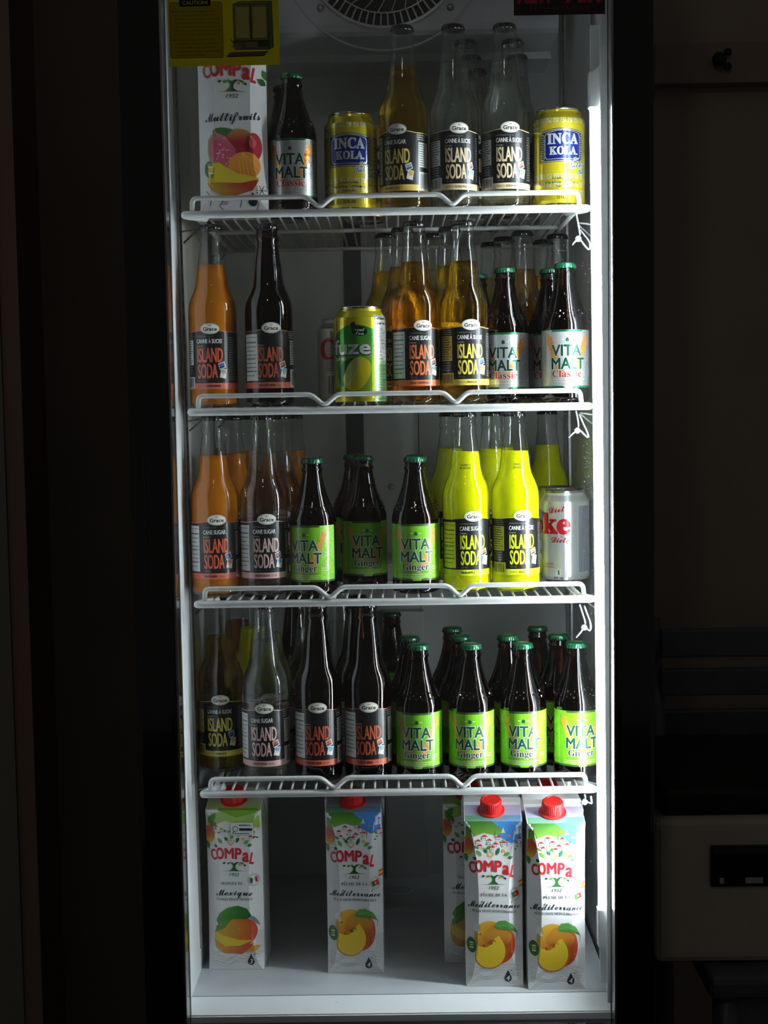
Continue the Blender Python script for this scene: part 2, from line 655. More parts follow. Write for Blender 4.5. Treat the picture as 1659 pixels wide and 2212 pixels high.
def grace_label(v):
    if v in SOFT:
        return SOFT[v]
    lang, col, name, drink, band = FLAV[v]
    a = Art()
    U = 78
    # black field with its coloured edges; the top edge dips towards the oval
    pts = [(-U, 24), (U, 24), (U, 93)] + [(x, 93 + 2.2 * max(0, 1 - (x / 26.0) ** 2)) for x in range(26, -27, -4)] + [(-U, 93)]
    a.poly([(x, z + .9) for x, z in pts if z > 30] + [(-U, 30), (U, 30)], band, 0)
    a.poly([(x, max(30, z)) for x, z in pts], BLACK, 1)
    a.rect(-U, 22.5, U, 30, band, 1)
    # oval badge
    ox = 3
    a.ell(ox, 97.5, 12.4, 7.0, (60, 60, 58), 2)
    a.ell(ox, 97.5, 12.1, 6.7, (228, 226, 214), 3)
    a.ell(ox, 97.5, 11.2, 5.9, (50, 50, 50), 4)
    a.ell(ox, 97.5, 10.9, 5.6, (232, 230, 218), 5)
    a.text('Grace', ox, 94.9, 4.6, BLACK, 6, w=17.5, cx=True, off=0.03)
    a.poly([(ox - 1.8, 102), (ox - 2, 100.8), (ox + 2, 100.8), (ox + 1.8, 102), (ox + .8, 101.2), (ox, 102.3), (ox - .8, 101.2)], (170, 50, 40), 6)
    if lang == 'en':
        a.text('NOW MADE WITH', -15, 87.0, 1.9, (120, 120, 116), 2, w=17, res=1)
        a.text('CANE SUGAR', -15, 79.5, 5.2, WHITE, 2, w=29, off=0.012)
    elif lang == 'fr':
        a.text('MAINTENANT À BASE DE', -15, 87.0, 1.9, (120, 120, 116), 2, w=22, res=1)
        a.text('CANNE À SUCRE', -15, 79.5, 5.2, WHITE, 2, w=33, off=0.012)
    a.text(script('famous'), -15.5, 75.4, 2.6, (190, 190, 180), 2, w=9, res=1)

    def flare(k):
        return lambda x, y: (x * (1 + 0.0006 * y), y)
    a.text('ISLAND', -14.5, 56.2, 17.6, col, 2, w=33, off=0.014, res=3)
    a.text('SODA', -14, 36.2, 17.6, col, 2, w=25.5, off=0.014, res=3)
    a.text('355 mL', -14, 32.0, 2.2, (120, 122, 120), 2, w=8.5, res=1)
    p1, p2 = PHOTO[v]
    a.poly([(12.5, 54), (20.5, 57), (22.6, 49.5), (14.6, 46)], (214, 214, 210), 3)
    a.poly([(13.4, 53.3), (19.9, 55.7), (21.4, 50), (15.0, 47.4)], p1, 4)
    a.poly([(14, 49.5), (20.8, 51.8), (21.4, 50), (15.0, 47.4)], tuple(int(c * .45) for c in p1), 5)
    a.poly([(16.5, 48), (24, 46.5), (22, 35), (14, 37)], (206, 214, 216), 5)
    a.poly([(17.2, 47), (23.1, 45.8), (21.5, 36), (15.1, 37.7)], p2, 6)
    a.poly([(16.4, 43), (22.2, 41), (21.5, 36), (15.1, 37.7)], (226, 226, 218), 7)
    a.ell(19, 41.5, 1.6, 1.6, (220, 170, 60), 8)
    # name band
    if lang == 'fr':
        a.text(drink, -14, 25.0, 2.6, (90, 84, 70), 2, w=10, res=1)
        a.text(name, -3, 25.0, 2.8, BLACK, 2, w=1.75 * len(name) + 2, off=0.03, res=2)
    else:
        a.text(name, -14, 25.0, 2.8, BLACK, 2, w=1.75 * len(name) + 2, off=0.03, res=2)
        a.text(drink, -10.5 + 1.75 * len(name), 25.0, 2.4, (90, 84, 70), 2, w=8, res=1)
    # side panels
    pale = (204, 206, 204) if v not in ('mango_fr', 'pine_fr', 'pine_en') else band
    if lang == 'fr':
        a.rect(-37, 88, -19, 91, (20, 20, 22), 2)
        a.lines(-40, 85, -20, 92, 3, (150, 148, 140), 3, seed=5)
        a.rect(-42, 53, -22, 84, pale, 2)
        a.lines(-41, 54, -23, 83.5, 10, (60, 60, 58), 3, seed=6)
        a.lines(-40, 40, -24, 52, 4, (140, 138, 130), 3, seed=8)
        a.rect(-42, 24, -20, 38, pale, 2)
        a.bars(-40, 25.5, -22, 36.5, (30, 30, 30), 3, seed=9)
        a.lines(28, 33, 40, 88, 18, (110, 110, 104), 3, seed=11)
    else:
        x1 = -21 if lang == 'en' else -15
        a.rect(x1 - 22, 32, x1, 90, pale, 2)
        a.lines(x1 - 21, 36, x1 - 1, 82, 9, (90, 90, 90), 3, fill=0.25, seed=4)
        for zz in (86, 80, 60, 44):
            a.rect(x1 - 21, zz, x1 - 1, zz + .6, (50, 50, 50), 4)
        a.lines(29, 84, 46, 92, 3, (170, 170, 166), 3, seed=12)
        a.rect(31, 52, 50, 82, pale, 2)
        a.lines(32, 53, 49, 81, 10, (70, 70, 70), 3, seed=13)
        a.rect(31, 24, 50, 46, pale, 2)
        a.bars(33, 26, 48, 44, (30, 30, 30), 3, seed=14)
    me = a.mesh('grace_label', M['paper'], cyl(30.3), 3.0, step=.045)
    SOFT[v] = me
    return me


def wheat(a, x0, z0, x1, z1, col, layer):
    n = 9
    dx, dz = x1 - x0, z1 - z0
    ang = math.degrees(math.atan2(dz, dx))
    a.stroke([(x0, z0), (x1, z1)], 1.0, col, layer)
    for i in range(n):
        t = 0.12 + 0.85 * i / n
        for s in (1, -1):
            a.leaf(x0 + dx * t, z0 + dz * t, 8.5, 4.2, ang + s * 32, col, layer)
    a.leaf(x1 - dx * .05, z1 - dz * .05, 7, 4, ang, col, layer)


def vita_label(v):
    key = 'vita_' + v
    if key in SOFT:
        return SOFT[key]
    a = Art()
    cl = v == 'classic'
    base = (190, 193, 194) if cl else (112, 184, 24)
    rim = (30, 110, 70) if cl else (52, 78, 36)
    side = (176, 179, 180) if cl else (140, 206, 50)
    org = (226, 148, 62) if cl else (206, 150, 62)
    a.rect(-44, 17.5, 44, 88.5, base, 0)
    a.rect(21, 18, 44, 88, side, 1)
    a.rect(-44, 18, -30, 88, side, 1)
    r = random.Random(3)
    for i in range(90):
        x = r.uniform(23, 43)
        z = r.uniform(20, 86)
        a.leaf(x, z, 3.4, 1.6, r.choice((50, 130)), tuple(int(c * .86) for c in side), 2)
        if i % 3 == 0:
            a.leaf(-x + 2 - 10, z, 3.4, 1.6, r.choice((50, 130)), tuple(int(c * .86) for c in side), 2)
    a.rect(-20, 86.2, 20, 88.9, rim, 3)
    a.rect(-44, 17.2, -6, 19.6, rim, 3)
    a.rect(8, 17.2, 44, 19.6, rim, 3)
    a.poly([(-6, 19.8), (8, 19.8), (6, 17), (-4, 17)], base, 4)
    wheat(a, -3, 24, -25, 80, org, 3)
    wheat(a, 4, 24, 27, 80, org, 3)
    dg = (18, 74, 58)
    # small crest
    a.leaf(0, 76.0, 3.6, 2.0, 90, dg, 5)
    for s in (45, 135):
        a.leaf(0, 76.0, 3.0, 1.8, s, dg, 5)
        a.leaf(0, 74.2, 3.0, 1.8, s, dg, 5)
    a.rect(-7, 76.6, -3.4, 77.5, WHITE, 5)
    a.rect(3.4, 76.6, 7, 77.5, WHITE, 5)
    wo = (222, 226, 220)
    for s, z, w in (('VITA', 56.8, 37), ('MALT', 40.6, 42)):
        cx = -1 if s == 'VITA' else 1
        for off, c, l in ((0.06, wo, 6), (0.03, dg, 7)):
            a.text(s, cx, z, 13.6, c, l, w=w, cx=True, off=off, ref=0.022)
    a.text('®', 18.2, 67.5, 2.6, dg, 6, res=1)
    nm, c = ('Classic', (186, 44, 40)) if cl else ('Ginger', (44, 58, 48))
    for off, cc, l in ((0.055, (224, 226, 218), 8), (0.012, c, 9)):
        a.text(serif(nm), -0.5, 30.6, 8.2, cc, l, w=37 if cl else 34, cx=True, off=off, ref=0.005)
    if cl:
        a.text('NON ALCOHOLIC MALT BEVERAGE', 0, 27.0, 1.8, (236, 236, 232), 8, w=46, cx=True, off=.02, res=1)
        a.lines(-22, 23.4, 22, 26, 1, (220, 220, 216), 8, seed=3)
    else:
        a.lines(-20, 27.2, 20, 28.8, 1, (80, 110, 50), 8, seed=8)
        a.lines(-24, 21.5, 24, 26.2, 2, (196, 214, 150), 8, seed=3)
        a.lines(22, 30, 33, 36, 2, (200, 220, 160), 8, seed=2)
    a.lines(-14, 19.9, 14, 21.3, 1, (224, 226, 214), 8, seed=9)
    me = a.mesh('vita_label', M['foil'] if cl else M['paper'], cyl(29.8), 3.0, step=.045)
    SOFT[key] = me
    return me


def can_profile(z):
    if z > 106:
        t = min(1, (z - 106) / 12.0)
        return 33.1 - 5.8 * t * t * (3 - 2 * t)
    if z < 9:
        t = (9 - z) / 9.0
        return 33.1 - 3.2 * t * t
    return 33.1


def can_map(u, z, l):
    a = u / 33.1
    r = can_profile(z) + 0.08 + l
    return (r * sin(a) * .001, -r * cos(a) * .001, z * .001)


def can_base(a, col):
    a.rect(-104, 4, 104, 119, col, 0)


def inca_art():
    a = Art()
    gold = (218, 200, 40)
    can_base(a, gold)
    pale = (226, 226, 200)
    for z in (102, 34, 24, 14, 92):
        for k in range(-9, 10):
            x = k * 9.0
            if abs(x) < 34 and z == 92:
                continue
            a.rect(x - 3.2, z, x + 3.2, z + 1.0, pale, 1)
            a.stroke([(x - 2.6, z), (x - 2.6, z + 5.6)], 1.0, pale, 1)
            a.stroke([(x - 2.6, z + 5.6), (x + 2.6, z + .6)], 1.2, pale, 2)
            a.stroke([(x + 2.6, z), (x + 2.6, z + 5.6)], 1.0, pale, 1)
            a.rect(x - 3.2, z + 5.2, x + 3.2, z + 6.0, pale, 1)

    def bl(g):
        p = []
        x1, z0, z1 = 29 + g, 55 - g, 92 + g
        for k in range(13):
            t = k / 12
            x = x1 - 2 * x1 * t
            p.append((x * 0.93, z1 + 3.6 * (1 - (2 * t - 1) ** 2) - 2))
        return [(x1 * .9, z0), (x1, z0 + 3), (x1, z1 - 6)] + p + [(-x1, z1 - 6), (-x1, z0 + 3), (-x1 * .9, z0)]
    navy = (24, 40, 130)
    a.poly(bl(1.2), (30, 36, 70), 3)
    a.poly(bl(0.5), (214, 216, 214), 4)
    a.poly(bl(-.4), (60, 64, 70), 5)
    for s in (-1, 1):
        for k in range(6):
            z = 57 + k * 5.4
            x = s * 26
            a.stroke([(x - 2, z), (x + 1.6, z), (x + 1.6, z + 3.4), (x - .6, z + 3.4), (x - .6, z + 1.6)], .8, (220, 222, 214), 6)
    inner = [(x * .8, 57 + (z - 55) * .93) for x, z in bl(-1)]
    a.poly([(x * 1.04, z + (.6 if z > 70 else -.6)) for x, z in inner], (220, 222, 216), 7)
    a.poly(inner, navy, 8)
    a.text(serif('INCA'), 0, 76, 12.5, (214, 218, 216), 9, w=39, cx=True, off=.03)
    a.text(serif('KOLA.'), 1, 63, 9.5, (214, 218, 216), 9, w=36, cx=True, off=.03)
    for off, c, l in ((.11, (220, 224, 216), 9), (.0, (60, 110, 100), 10)):
        a.text(script('the'), 13, 55.5, 4, c, l, off=off, rot=14)
        a.text(script('Golden'), 8, 46, 7.5, c, l, w=27, off=off, rot=8, ref=0)
        a.text(script('Kola'), 19, 39.5, 6.5, c, l, w=18, off=off, rot=8, ref=0)
    for i, s in enumerate(('La kola dorada', 'Con Sabores Artificiales y', 'Naturales')):
        a.text(serif(s), -1, 33.2 - i * 5, 2.7, (40, 84, 80), 5, cx=True, res=1)
    a.text('12 FL.OZ', 0, 9.2, 3.4, (40, 64, 50), 5, cx=True, w=15, off=.02, res=2)
    for s in (-1, 1):
        a.rect(s * 56 - 13, 12, s * 56 + 13, 92, (150, 140, 60), 3)
        a.lines(s * 56 - 12, 14, s * 56 + 12, 90, 26, (60, 60, 50), 4, seed=5)
    return a.mesh('inca_print', M['canink'], can_map, 3.0, 4.0, step=0.05)


def fuze_art():
    a = Art()
    can_base(a, (206, 196, 34))
    g = (48, 140, 40)

    def grn(u, z):
        t = max(0, min(1, (z - 15) / 60.0))
        c0, c1 = lin((134, 160, 30)), lin((34, 134, 44))
        return tuple(c0[i] + (c1[i] - c0[i]) * t for i in range(3))
    pts = [(-46, 14), (30, 14), (30, 94)] + [(x, 99 - (x - 6) ** 2 * .011 * (1 if x > 6 else 1.2)) for x in range(28, -47, -5)]
    a.poly(pts, grn, 1)
    a.rect(-46, 13.2, 30, 14, (230, 232, 190), 2)
    a.text('fuze', -27, 62, 17.5, (18, 60, 40), 3, w=52, off=.05)
    a.text('fuze', -27, 62.8, 17.5, (214, 216, 216), 4, w=52, off=.028)
    a.text('iced tea', -26, 55, 5, (200, 214, 190), 4, w=20, off=.02)
    a.ell(12, 91, 9.5, 6.0, (12, 44, 36), 3, rot=-8)
    a.leaf(1, 94, 10, 6, 60, (12, 44, 36), 3)
    a.text(script('real'), 12, 91, 4.2, (220, 224, 220), 4, w=12, cx=True, off=.02, rot=-4)
    a.text(script('tea'), 12, 86.4, 4.2, (220, 224, 220), 4, w=10, cx=True, off=.02, rot=-4)
    # lemon
    a.leaf(-14, 22, 40, 27, 66, (20, 92, 52), 3)
    lem = []
    for k in range(28):
        q = 2 * pi * k / 28
        lem.append((8 + 17 * cos(q) * (1 + .1 * cos(2 * q - 1.6)) + 4 * sin(q), 38 + 21 * sin(q)))
    a.poly(lem, (214, 204, 30), 5)
    a.poly([(-8, 22), (-10, 34), (-4, 48), (6, 57), (11, 59), (9, 48), (5, 37), (-2, 26)], (196, 206, 110), 6)
    a.stroke([(-5, 23), (3, 33), (8.5, 44), (11, 59)], .9, (226, 228, 220), 7)
    # facts panel
    a.rect(31, 4, 62, 111, (214, 216, 212), 3)
    a.rect(31, 4, 62, 54, (140, 190, 130), 4)
    for i, s in enumerate(('Nutrition Facts', 'Valeur nutritive')):
        a.text(s, 32, 105 - i * 6, 4, BLACK, 5, w=28, off=.02, res=1)
    for i, s in enumerate(('Per 1 can', 'pour 1 canette', 'Calories 110', 'Fat / Lipides', 'Carbohydrate', 'Sugars / Sucres', 'Protein', 'Sodium', 'Potassium')):
        a.text(s, 32, 93 - i * 4.6, 2.6, BLACK, 5, res=1)
        a.rect(31, 91.8 - i * 4.6, 62, 92.1 - i * 4.6, BLACK, 5)
    a.lines(32, 6, 61, 50, 22, (60, 70, 60), 5, seed=4)
    a.rect(-48, 99, -30, 100.6, (60, 90, 30), 3)
    return a.mesh('iced_tea_print', M['canink'], can_map, 3.0, 4.0, step=0.05)


def coke_art():
    a = Art()
    can_base(a, (206, 208, 208))
    red = (196, 28, 38)
    a.text(serif('Coke'), -19, 66, 27, red, 3, w=88, cx=True, off=.03)
    a.text(script('Diet'), 8, 94, 8, red, 3, w=22, cx=True, off=.02, rot=8)
    a.text(script('Diète'.replace('è', 'e')), 12, 54, 8, red, 3, w=24, cx=True, off=.02)
    a.stroke([(13, 62.5), (15, 61.2)], .8, red, 3)
    a.text('0 CALORIES', -4, 24, 2.6, (180, 60, 50), 3, cx=True, w=14, off=.02, res=1)
    a.text('0 CALORIES', -4, 20, 2.6, (180, 60, 50), 3, cx=True, w=16, off=.02, res=1)
    a.rrect(6, 10, 14, 19, 1.4, (226, 228, 226), 3)
    a.poly([(9, 11), (11.4, 11.4), (10.6, 14.3), (12.6, 14.6), (10.7, 15), (10.6, 17.6), (9.4, 17.6), (9.4, 15), (7.4, 14.6), (9.4, 14.2)], (40, 60, 60), 4)
    a.text('355 mL', 10, 5.6, 3.0, (40, 50, 50), 4, cx=True, w=13, res=1)
    a.rect(36, 12, 58, 106, (214, 216, 218), 2)
    for x in range(38, 57, 2):
        a.rect(x, 14, x + .9, 102, (90, 92, 120), 3)
    a.rect(-52, 14, -34, 44, (226, 226, 222), 2)
    a.bars(-50, 16, -36, 42, (50, 50, 56), 3)
    a.lines(-52, 48, -34, 96, 18, (110, 110, 116), 3, seed=12)
    return a.mesh('cola_print', M['canink'], can_map, 3.0, 4.0, step=0.05)


# ------------------------------------------------------------------ bottle and can meshes
GP = [(24, 0), (29.2, 2), (30.5, 6), (30.5, 20), (30.3, 22), (30.3, 96), (30.5, 104), (30.45, 119), (30.1, 125), (28.8, 132), (25.6, 140.5),
      (22.5, 147), (20.7, 152.5), (19.5, 159), (18.4, 169), (17.3, 178), (15.8, 190), (14.2, 200), (13.6, 206), (14.9, 208.5), (14.9, 211.5), (13.7, 213.5), (13.4, 222), (13.4, 226)]
VP = [(24, 0), (29, 2), (30, 6), (30, 18), (29.8, 20), (29.8, 88), (30, 92), (29.4, 98), (27.2, 105.5), (23.8, 113), (20.8, 121), (17.6, 130),
      (15, 140), (13, 150), (12.2, 155), (13.5, 157), (13.5, 159.5), (12.3, 161), (12.3, 170)]


def liquid_profile(P, top, inset):
    out = []
    for (r0, z0), (r1, z1) in zip(P, P[1:]):
        out.append((r0 - inset, z0 + (3.5 if z0 < 3 else 0)))
        if z0 <= top < z1:
            t = (top - z0) / (z1 - z0)
            out.append((r0 + (r1 - r0) * t - inset, top))
            break
    out = [p for p in out if p[1] <= top]
    out = [(max(r, 2), z) for r, z in out]
    return out


GLASS = {
    'clear': lathe_mesh('bottle_glass', GP, M['glass'], 48, True, False),
    'brown': lathe_mesh('brown_bottle_glass', GP, M['brown'], 48, True, False),
    'stubby': lathe_mesh('stubby_bottle_glass', VP, M['brown'], 48, True, False),
}
LIQ = {}
for nm_, mk in (('amber', 'amber'), ('amber_red', 'amber_red'), ('clear', 'clear'), ('mandarin', 'mandarin'), ('pineapple', 'pineapple'), ('malt', 'malt')):
    LIQ[nm_] = lathe_mesh('soda_fill', liquid_profile(GP, 178 if nm_ != 'clear' else 180, 0.7), M[mk], 40)
LIQ['stubby'] = lathe_mesh('malt_fill', liquid_profile(VP, 139, 0.7), M['malt'], 40)


def crown(r, m, name):
    p = [(r * .97, -.6), (r * 1.02, -.3), (r * 1.01, 2.2), (r * .985, 4.4), (r * .93, 5.7), (r * .80, 6.3), (r * .4, 6.6), (0.5, 6.65)]
    return lathe_mesh(name, p, m, 84, True, True, True, crimp=(0, 2))


CROWN_G = crown(14.3, M['cap_black'], 'crown_cap_mesh')
CROWN_V = crown(13.6, M['cap_green'], 'green_crown_cap_mesh')


def green_ring():
    a = Art()
    a.ell(0, 0, 8.5, 8.5, (24, 110, 70), 0)
    a.ell(0, 0, 5.5, 5.5, (150, 150, 60), 1)
    a.ell(0, 0, 4.6, 4.6, (26, 112, 72), 2)
    a.text('V', 0, -2.6, 5, (214, 200, 80), 3, cx=True, off=.03)
    return a.mesh('crown_print', M['paper'], lambda u, z, l: (u * .001, z * .001, (6.75 + l) * .001), None)


CROWN_PRINT = green_ring()


def date_code():
    a = Art()
    a.text('02570421 12', 0, 160.5, 2.3, (30, 34, 10), 0, w=14, cx=True, off=.03, res=1)
    a.text('BB 14AU2026', 0, 156.6, 2.3, (30, 34, 10), 0, w=14, cx=True, off=.03, res=1)

    def f(u, z, l):
        for (r0, z0), (r1, z1) in zip(GP, GP[1:]):
            if z0 <= z < z1:
                r = r0 + (r1 - r0) * (z - z0) / (z1 - z0) + .25
        return (r * sin(u / r) * .001, -r * cos(u / r) * .001, z * .001)
    return a.mesh('date_code', M['flat'], f, 2.0)


DATE_CODE = date_code()


def dots_mesh():
    """moulded diamond-shaped knobs on the shoulder of the malt bottle"""
    bm = bmesh.new()
    for row in range(3):
        z = 106 + row * 3.4
        # shoulder radius there
        r = 27.2 + (23.8 - 27.2) * (z - 105.5) / 7.5
        for k in range(18):
            a = radians(20 * k + (10 if row % 2 else 0))
            for s in (0,):
                c = Vector((r * sin(a), -r * cos(a), z))
                t = Vector((cos(a), sin(a), 0))
                n_ = Vector((sin(a), -cos(a), .45)).normalized()
                up = n_.cross(t)
                q = [c + t * 1.6, c + up * 2.0, c - t * 1.6, c - up * 2.0]
                top = bm.verts.new((c + n_ * 1.1) * .001)
                qv = [bm.verts.new((p - n_ * .2) * .001) for p in q]
                for i in range(4):
                    bm.faces.new((qv[i], qv[(i + 1) % 4], top))
    return finish(bm, 'moulded_knobs', M['malt_glass'])


M['malt_glass'] = mat('dark_amber_glass', (22, 11, 6), 0.08, coat=0.5, noise=0.05)
DOTS = dots_mesh()

CAN_BODY = lathe_mesh('can_body', [(22, 1.5), (24, 0), (25.5, .4), (27.5, 2.5), (29.9, 4)] + [(can_profile(z) - .35, z) for z in (5, 7, 9, 30, 60, 90, 106, 108, 110, 112, 114, 116, 118)] + [(26.9, 119)], M['alu'], 48, True, False)


def can_lid():
    bm = bmesh.new()
    lathe_into(bm, [(r * .001, z * .001) for r, z in [(26.6, 118.6), (27.4, 119.4), (27.5, 121.2), (26.9, 122.2), (26, 121.6), (25.2, 118.4), (23, 117.6), (1, 117.8)]], 48)
    # ring pull
    pts = [(7 * cos(t * pi / 8) * .001, (-9 + 9 * sin(t * pi / 8)) * .001, .1195) for t in range(16)]
    tube_into(bm, pts, .0013, 6, closed=True)
    return finish(bm, 'can_lid', M['alu'], True)


CAN_LID = can_lid()
CANART = {'inca': inca_art(), 'fuze': fuze_art(), 'coke': coke_art()}


# ------------------------------------------------------------------ cartons
CW, CH = 73.0, 214.0


def chamfer(z):
    t = max(0.0, min(1.0, z / CH))
    e = min(1.0, max(0.0, sin(pi * t)) ** 0.42)
    return 17.5 * e, 9.0 * e


def carton_map(u, z, l):
    cx, cy = chamfer(z)
    hw = CW / 2
    fl = hw - cx
    s = 1 if u >= 0 else -1
    a = abs(u)
    d = sqrt(cx * cx + cy * cy)
    off = .15 + l
    if a <= fl:
        x, y, nx, ny = a, -hw, 0, -1
    elif a <= fl + d and d > 0:
        t = (a - fl) / d
        x, y = fl + cx * t, -hw + cy * t
        nx, ny = cy / d, -cx / d
    else:
        x, y = hw, -hw + cy + (a - fl - d)
        nx, ny = 1, 0
    # top face continues backwards
    if z > CH:
        return (s * x * .001, (y + (z - CH)) * .001, (CH + (z - CH) * .32 + off) * .001)
    return (s * (x + nx * off) * .001, (y + ny * off) * .001, z * .001)


def carton_body():
    bm = bmesh.new()
    hw = CW / 2
    rings = []
    for k in range(25):
        z = CH * k / 24
        cx, cy = chamfer(z)
        if k in (0, 24):
            cx = cy = 0.6
        ex = 0.6 if k in (0,) else 0
        pts = []
        for sx, sy in ((-1, -1), (1, -1), (1, 1), (-1, 1)):
            a = (sx * (hw - cx), sy * hw)
            b = (sx * hw, sy * (hw - cy))
            pts += [b, a] if sx * sy > 0 else [a, b]
        tz = z
        rings.append([bm.verts.new((x * .001, y * .001, (tz + (0.32 * (y + hw) if k == 24 else 0)) * .001)) for x, y in pts])
    n = 8
    for a, b in zip(rings, rings[1:]):
        for k in range(n):
            bm.faces.new((a[k], a[(k + 1) % n], b[(k + 1) % n], b[k]))
    bm.faces.new(rings[0][::-1])
    bm.faces.new(rings[-1])
    # folded ears against both sides and the top seam
    for s in (-1, 1):
        x = s * hw
        p = [(x, -8, CH + 10), (x, 26, CH + 19), (x + s * 2.2, 12, CH - 22), (x + s * 3.4, 20, CH + 12), (x + s * 3.2, -1, CH + 6)]
        v = [bm.verts.new((a * .001, b * .001, c * .001)) for a, b, c in p]
        bm.faces.new((v[0], v[4], v[2]))
        bm.faces.new((v[4], v[3], v[2]))
        bm.faces.new((v[3], v[1], v[2]))
        bm.faces.new((v[0], v[1], v[3], v[4]))
        bm.faces.new((v[0], v[2], v[1]))
    box_into(bm, -.0365, .0365, .0045, .0060, (CH + 12) * .001, (CH + 19) * .001)
    return finish(bm, 'carton_body', M['carton'])


M['carton'] = mat('carton_board', (222, 222, 222), 0.3, coat=0.4, noise=0.04, scale=20)
CARTON_BODY = carton_body()


def screw_cap():
    bm = bmesh.new()
    n = 72
    prof = [(17.5, 0), (17.5, 1.5), (14.2, 2.6), (14.0, 3.2), (13.6, 6), (13.5, 6.3), (13.3, 15), (12.4, 16.4), (10.6, 16.8), (10.2, 16.0), (0.4, 15.9)]
    rings = []
    for i, (r, z) in enumerate(prof):
        rings.append([bm.verts.new((((r + (.35 if 3 <= i <= 6 and k % 2 else 0)) * sin(2 * pi * k / n)) * .001, (-(r + (.35 if 3 <= i <= 6 and k % 2 else 0)) * cos(2 * pi * k / n)) * .001, z * .001)) for k in range(n)])
    for a, b in zip(rings, rings[1:]):
        for k in range(n):
            bm.faces.new((a[k], a[(k + 1) % n], b[(k + 1) % n], b[k]))
    bm.faces.new(rings[0][::-1])
    bm.faces.new(rings[-1])
    return finish(bm, 'screw_cap', M['cap_red'])


SCREW_CAP = screw_cap()
GRN, GRN2, RED = (58, 128, 44), (22, 74, 44), (200, 34, 44)


def grad(c0, c1, f):
    a, b = lin(c0), lin(c1)

    def g(u, z):
        t = max(0, min(1, f(u, z)))
        return tuple(a[i] + (b[i] - a[i]) * t for i in range(3))
    return g


def compal_logo(a, z, sc=1.0):
    """wordmark on an arch, tree with leaves and the year; z = height of the wordmark's middle"""
    word = [('C', -26.5, -2.6, 14.0, 9), ('O', -17.6, -1.2, 15, 5), ('M', -5.8, -.6, 14, 1), ('P', 5.6, -1.4, 14.5, -3), ('a', 15.2, -4.6, 17.5, -5), ('L', 23.0, -8.0, 15, -12)]
    wid = {'C': 8.6, 'O': 10.0, 'M': 11.8, 'P': 8.4, 'a': 8.0, 'L': 5.6}
    for ch, x, dz, h, rot in word:
        a.text(ch, x, z - 6 + dz, h, RED, 3, w=wid[ch] * .92, cx=True, off=.03, rot=rot)
    t = z - 23
    a.poly([(-17, t - 1.2), (-6, t), (-1.8, t + 4), (-1.4, t + 7), (-4.5, t + 10), (-9, t + 11), (-5.5, t + 11.2), (-2.4, t + 10.6), (-5, t + 14), (0, t + 9.6), (4, t + 12), (9, t + 11.2), (5, t + 10.6), (1.8, t + 7), (2, t + 3), (6, t), (17, t - 1.0), (6, t - .7), (0, t - .6), (-6, t - .7)],
           grad(GRN, GRN2, lambda u, zz: (u + 4) / 5), 2)
    for x, dz, L, ang, c in ((-15, 9.5, 4.5, 20, GRN2), (-9.6, 9.2, 5, 12, (84, 140, 40)), (8.0, 11, 6, -22, (70, 130, 40)), (13, 8.5, 4, -40, GRN2)):
        a.leaf(x, t + dz, L, 2.6, ang, c, 3)
    a.ell(7.6, t + 8, 1.3, 1.3, (206, 130, 70), 3)
    a.text('1952', 0, t - 7.2, 4.2, (40, 66, 50), 3, w=13, cx=True, shear=.3, off=.01)


def leaf_fan(a, z):
    for x, dz, L, ang, c in ((-21, 0, 6, 160, (36, 90, 60)), (-15, 4, 10, 128, (96, 160, 50)), (-8, 8, 6.5, 125, (30, 100, 80)), (-4, 10, 7, 60, (100, 160, 40)),
                             (3.5, 5, 11, 68, (28, 96, 66)), (13, 4, 9, 32, (90, 160, 50)), (18, 1, 7, 20, (40, 130, 70)), (12, 8, 5, 75, (220, 160, 60))):
        a.leaf(x, z + dz, L, 4.2, ang, c, 3, vein=tuple(min(255, v + 50) for v in c))
    for s in (-1, 1):
        a.stroke([(-3.5, z + 2), (-3.5 + s * 3.6, z + 6), (-3.5 + s * 3.8, z + 8.4), (-3.5 + s * 2, z + 9.4), (-3.5, z + 8)], 1.2, (222, 170, 70), 4)


def badge(a, x, z):
    a.ell(x, z, 7.2, 10.2, (150, 180, 140), 6, rot=12)
    a.ell(x, z, 6.6, 9.6, (32, 96, 52), 7, rot=12)
    a.ell(x, z, 4.9, 7.3, (120, 170, 110), 8, rot=12)
    a.ell(x, z, 4.6, 7.0, (36, 104, 56), 9, rot=12)
    a.rect(x - 2.6, z - 4, x + 2.8, z - 2.2, (226, 226, 200), 10)
    a.rect(x - 2.6, z - 1, x + 2.8, z + 1, (230, 180, 50), 10)
    a.rect(x - 2.6, z + 2.2, x + 2.8, z + 4, (226, 226, 200), 10)


def drop(a, x, z, ch):
    a.poly([(x, z + 9.5), (x + 2.2, z + 4.5), (x + 4.4, z + 0.5), (x + 4.6, z - 2.4), (x + 3, z - 5), (x, z - 6), (x - 3, z - 5), (x - 4.6, z - 2.4), (x - 4.4, z + .5), (x - 2.2, z + 4.5)], (24, 26, 28), 4)
    if ch:
        a.text(ch, x, z - 4, 6.4, (226, 226, 224), 7, w=4.2, cx=True, shear=.2, off=.01)
    a.ell(x + 4.6, z + 8.6, .8, .8, (24, 26, 28), 4, n=8)


def contour(a, seed=2, zmax=42, dark=(150, 150, 152), w=.35):
    r = random.Random(seed)
    for k in range(8):
        z = 8 + k * 2.8
        ph = r.uniform(0, 6)
        a.stroke([(x, z + 3.0 * sin(x * .11 + ph * .3) + 1.6 * sin(x * .23 + ph)) for x in range(-34, 35, 3)], w, dark, 1)
    for k in range(7):
        a.stroke([(38 - k * 2.0 + 2 * sin(z * .2), z) for z in range(20, 56, 4)], w, dark, 1)


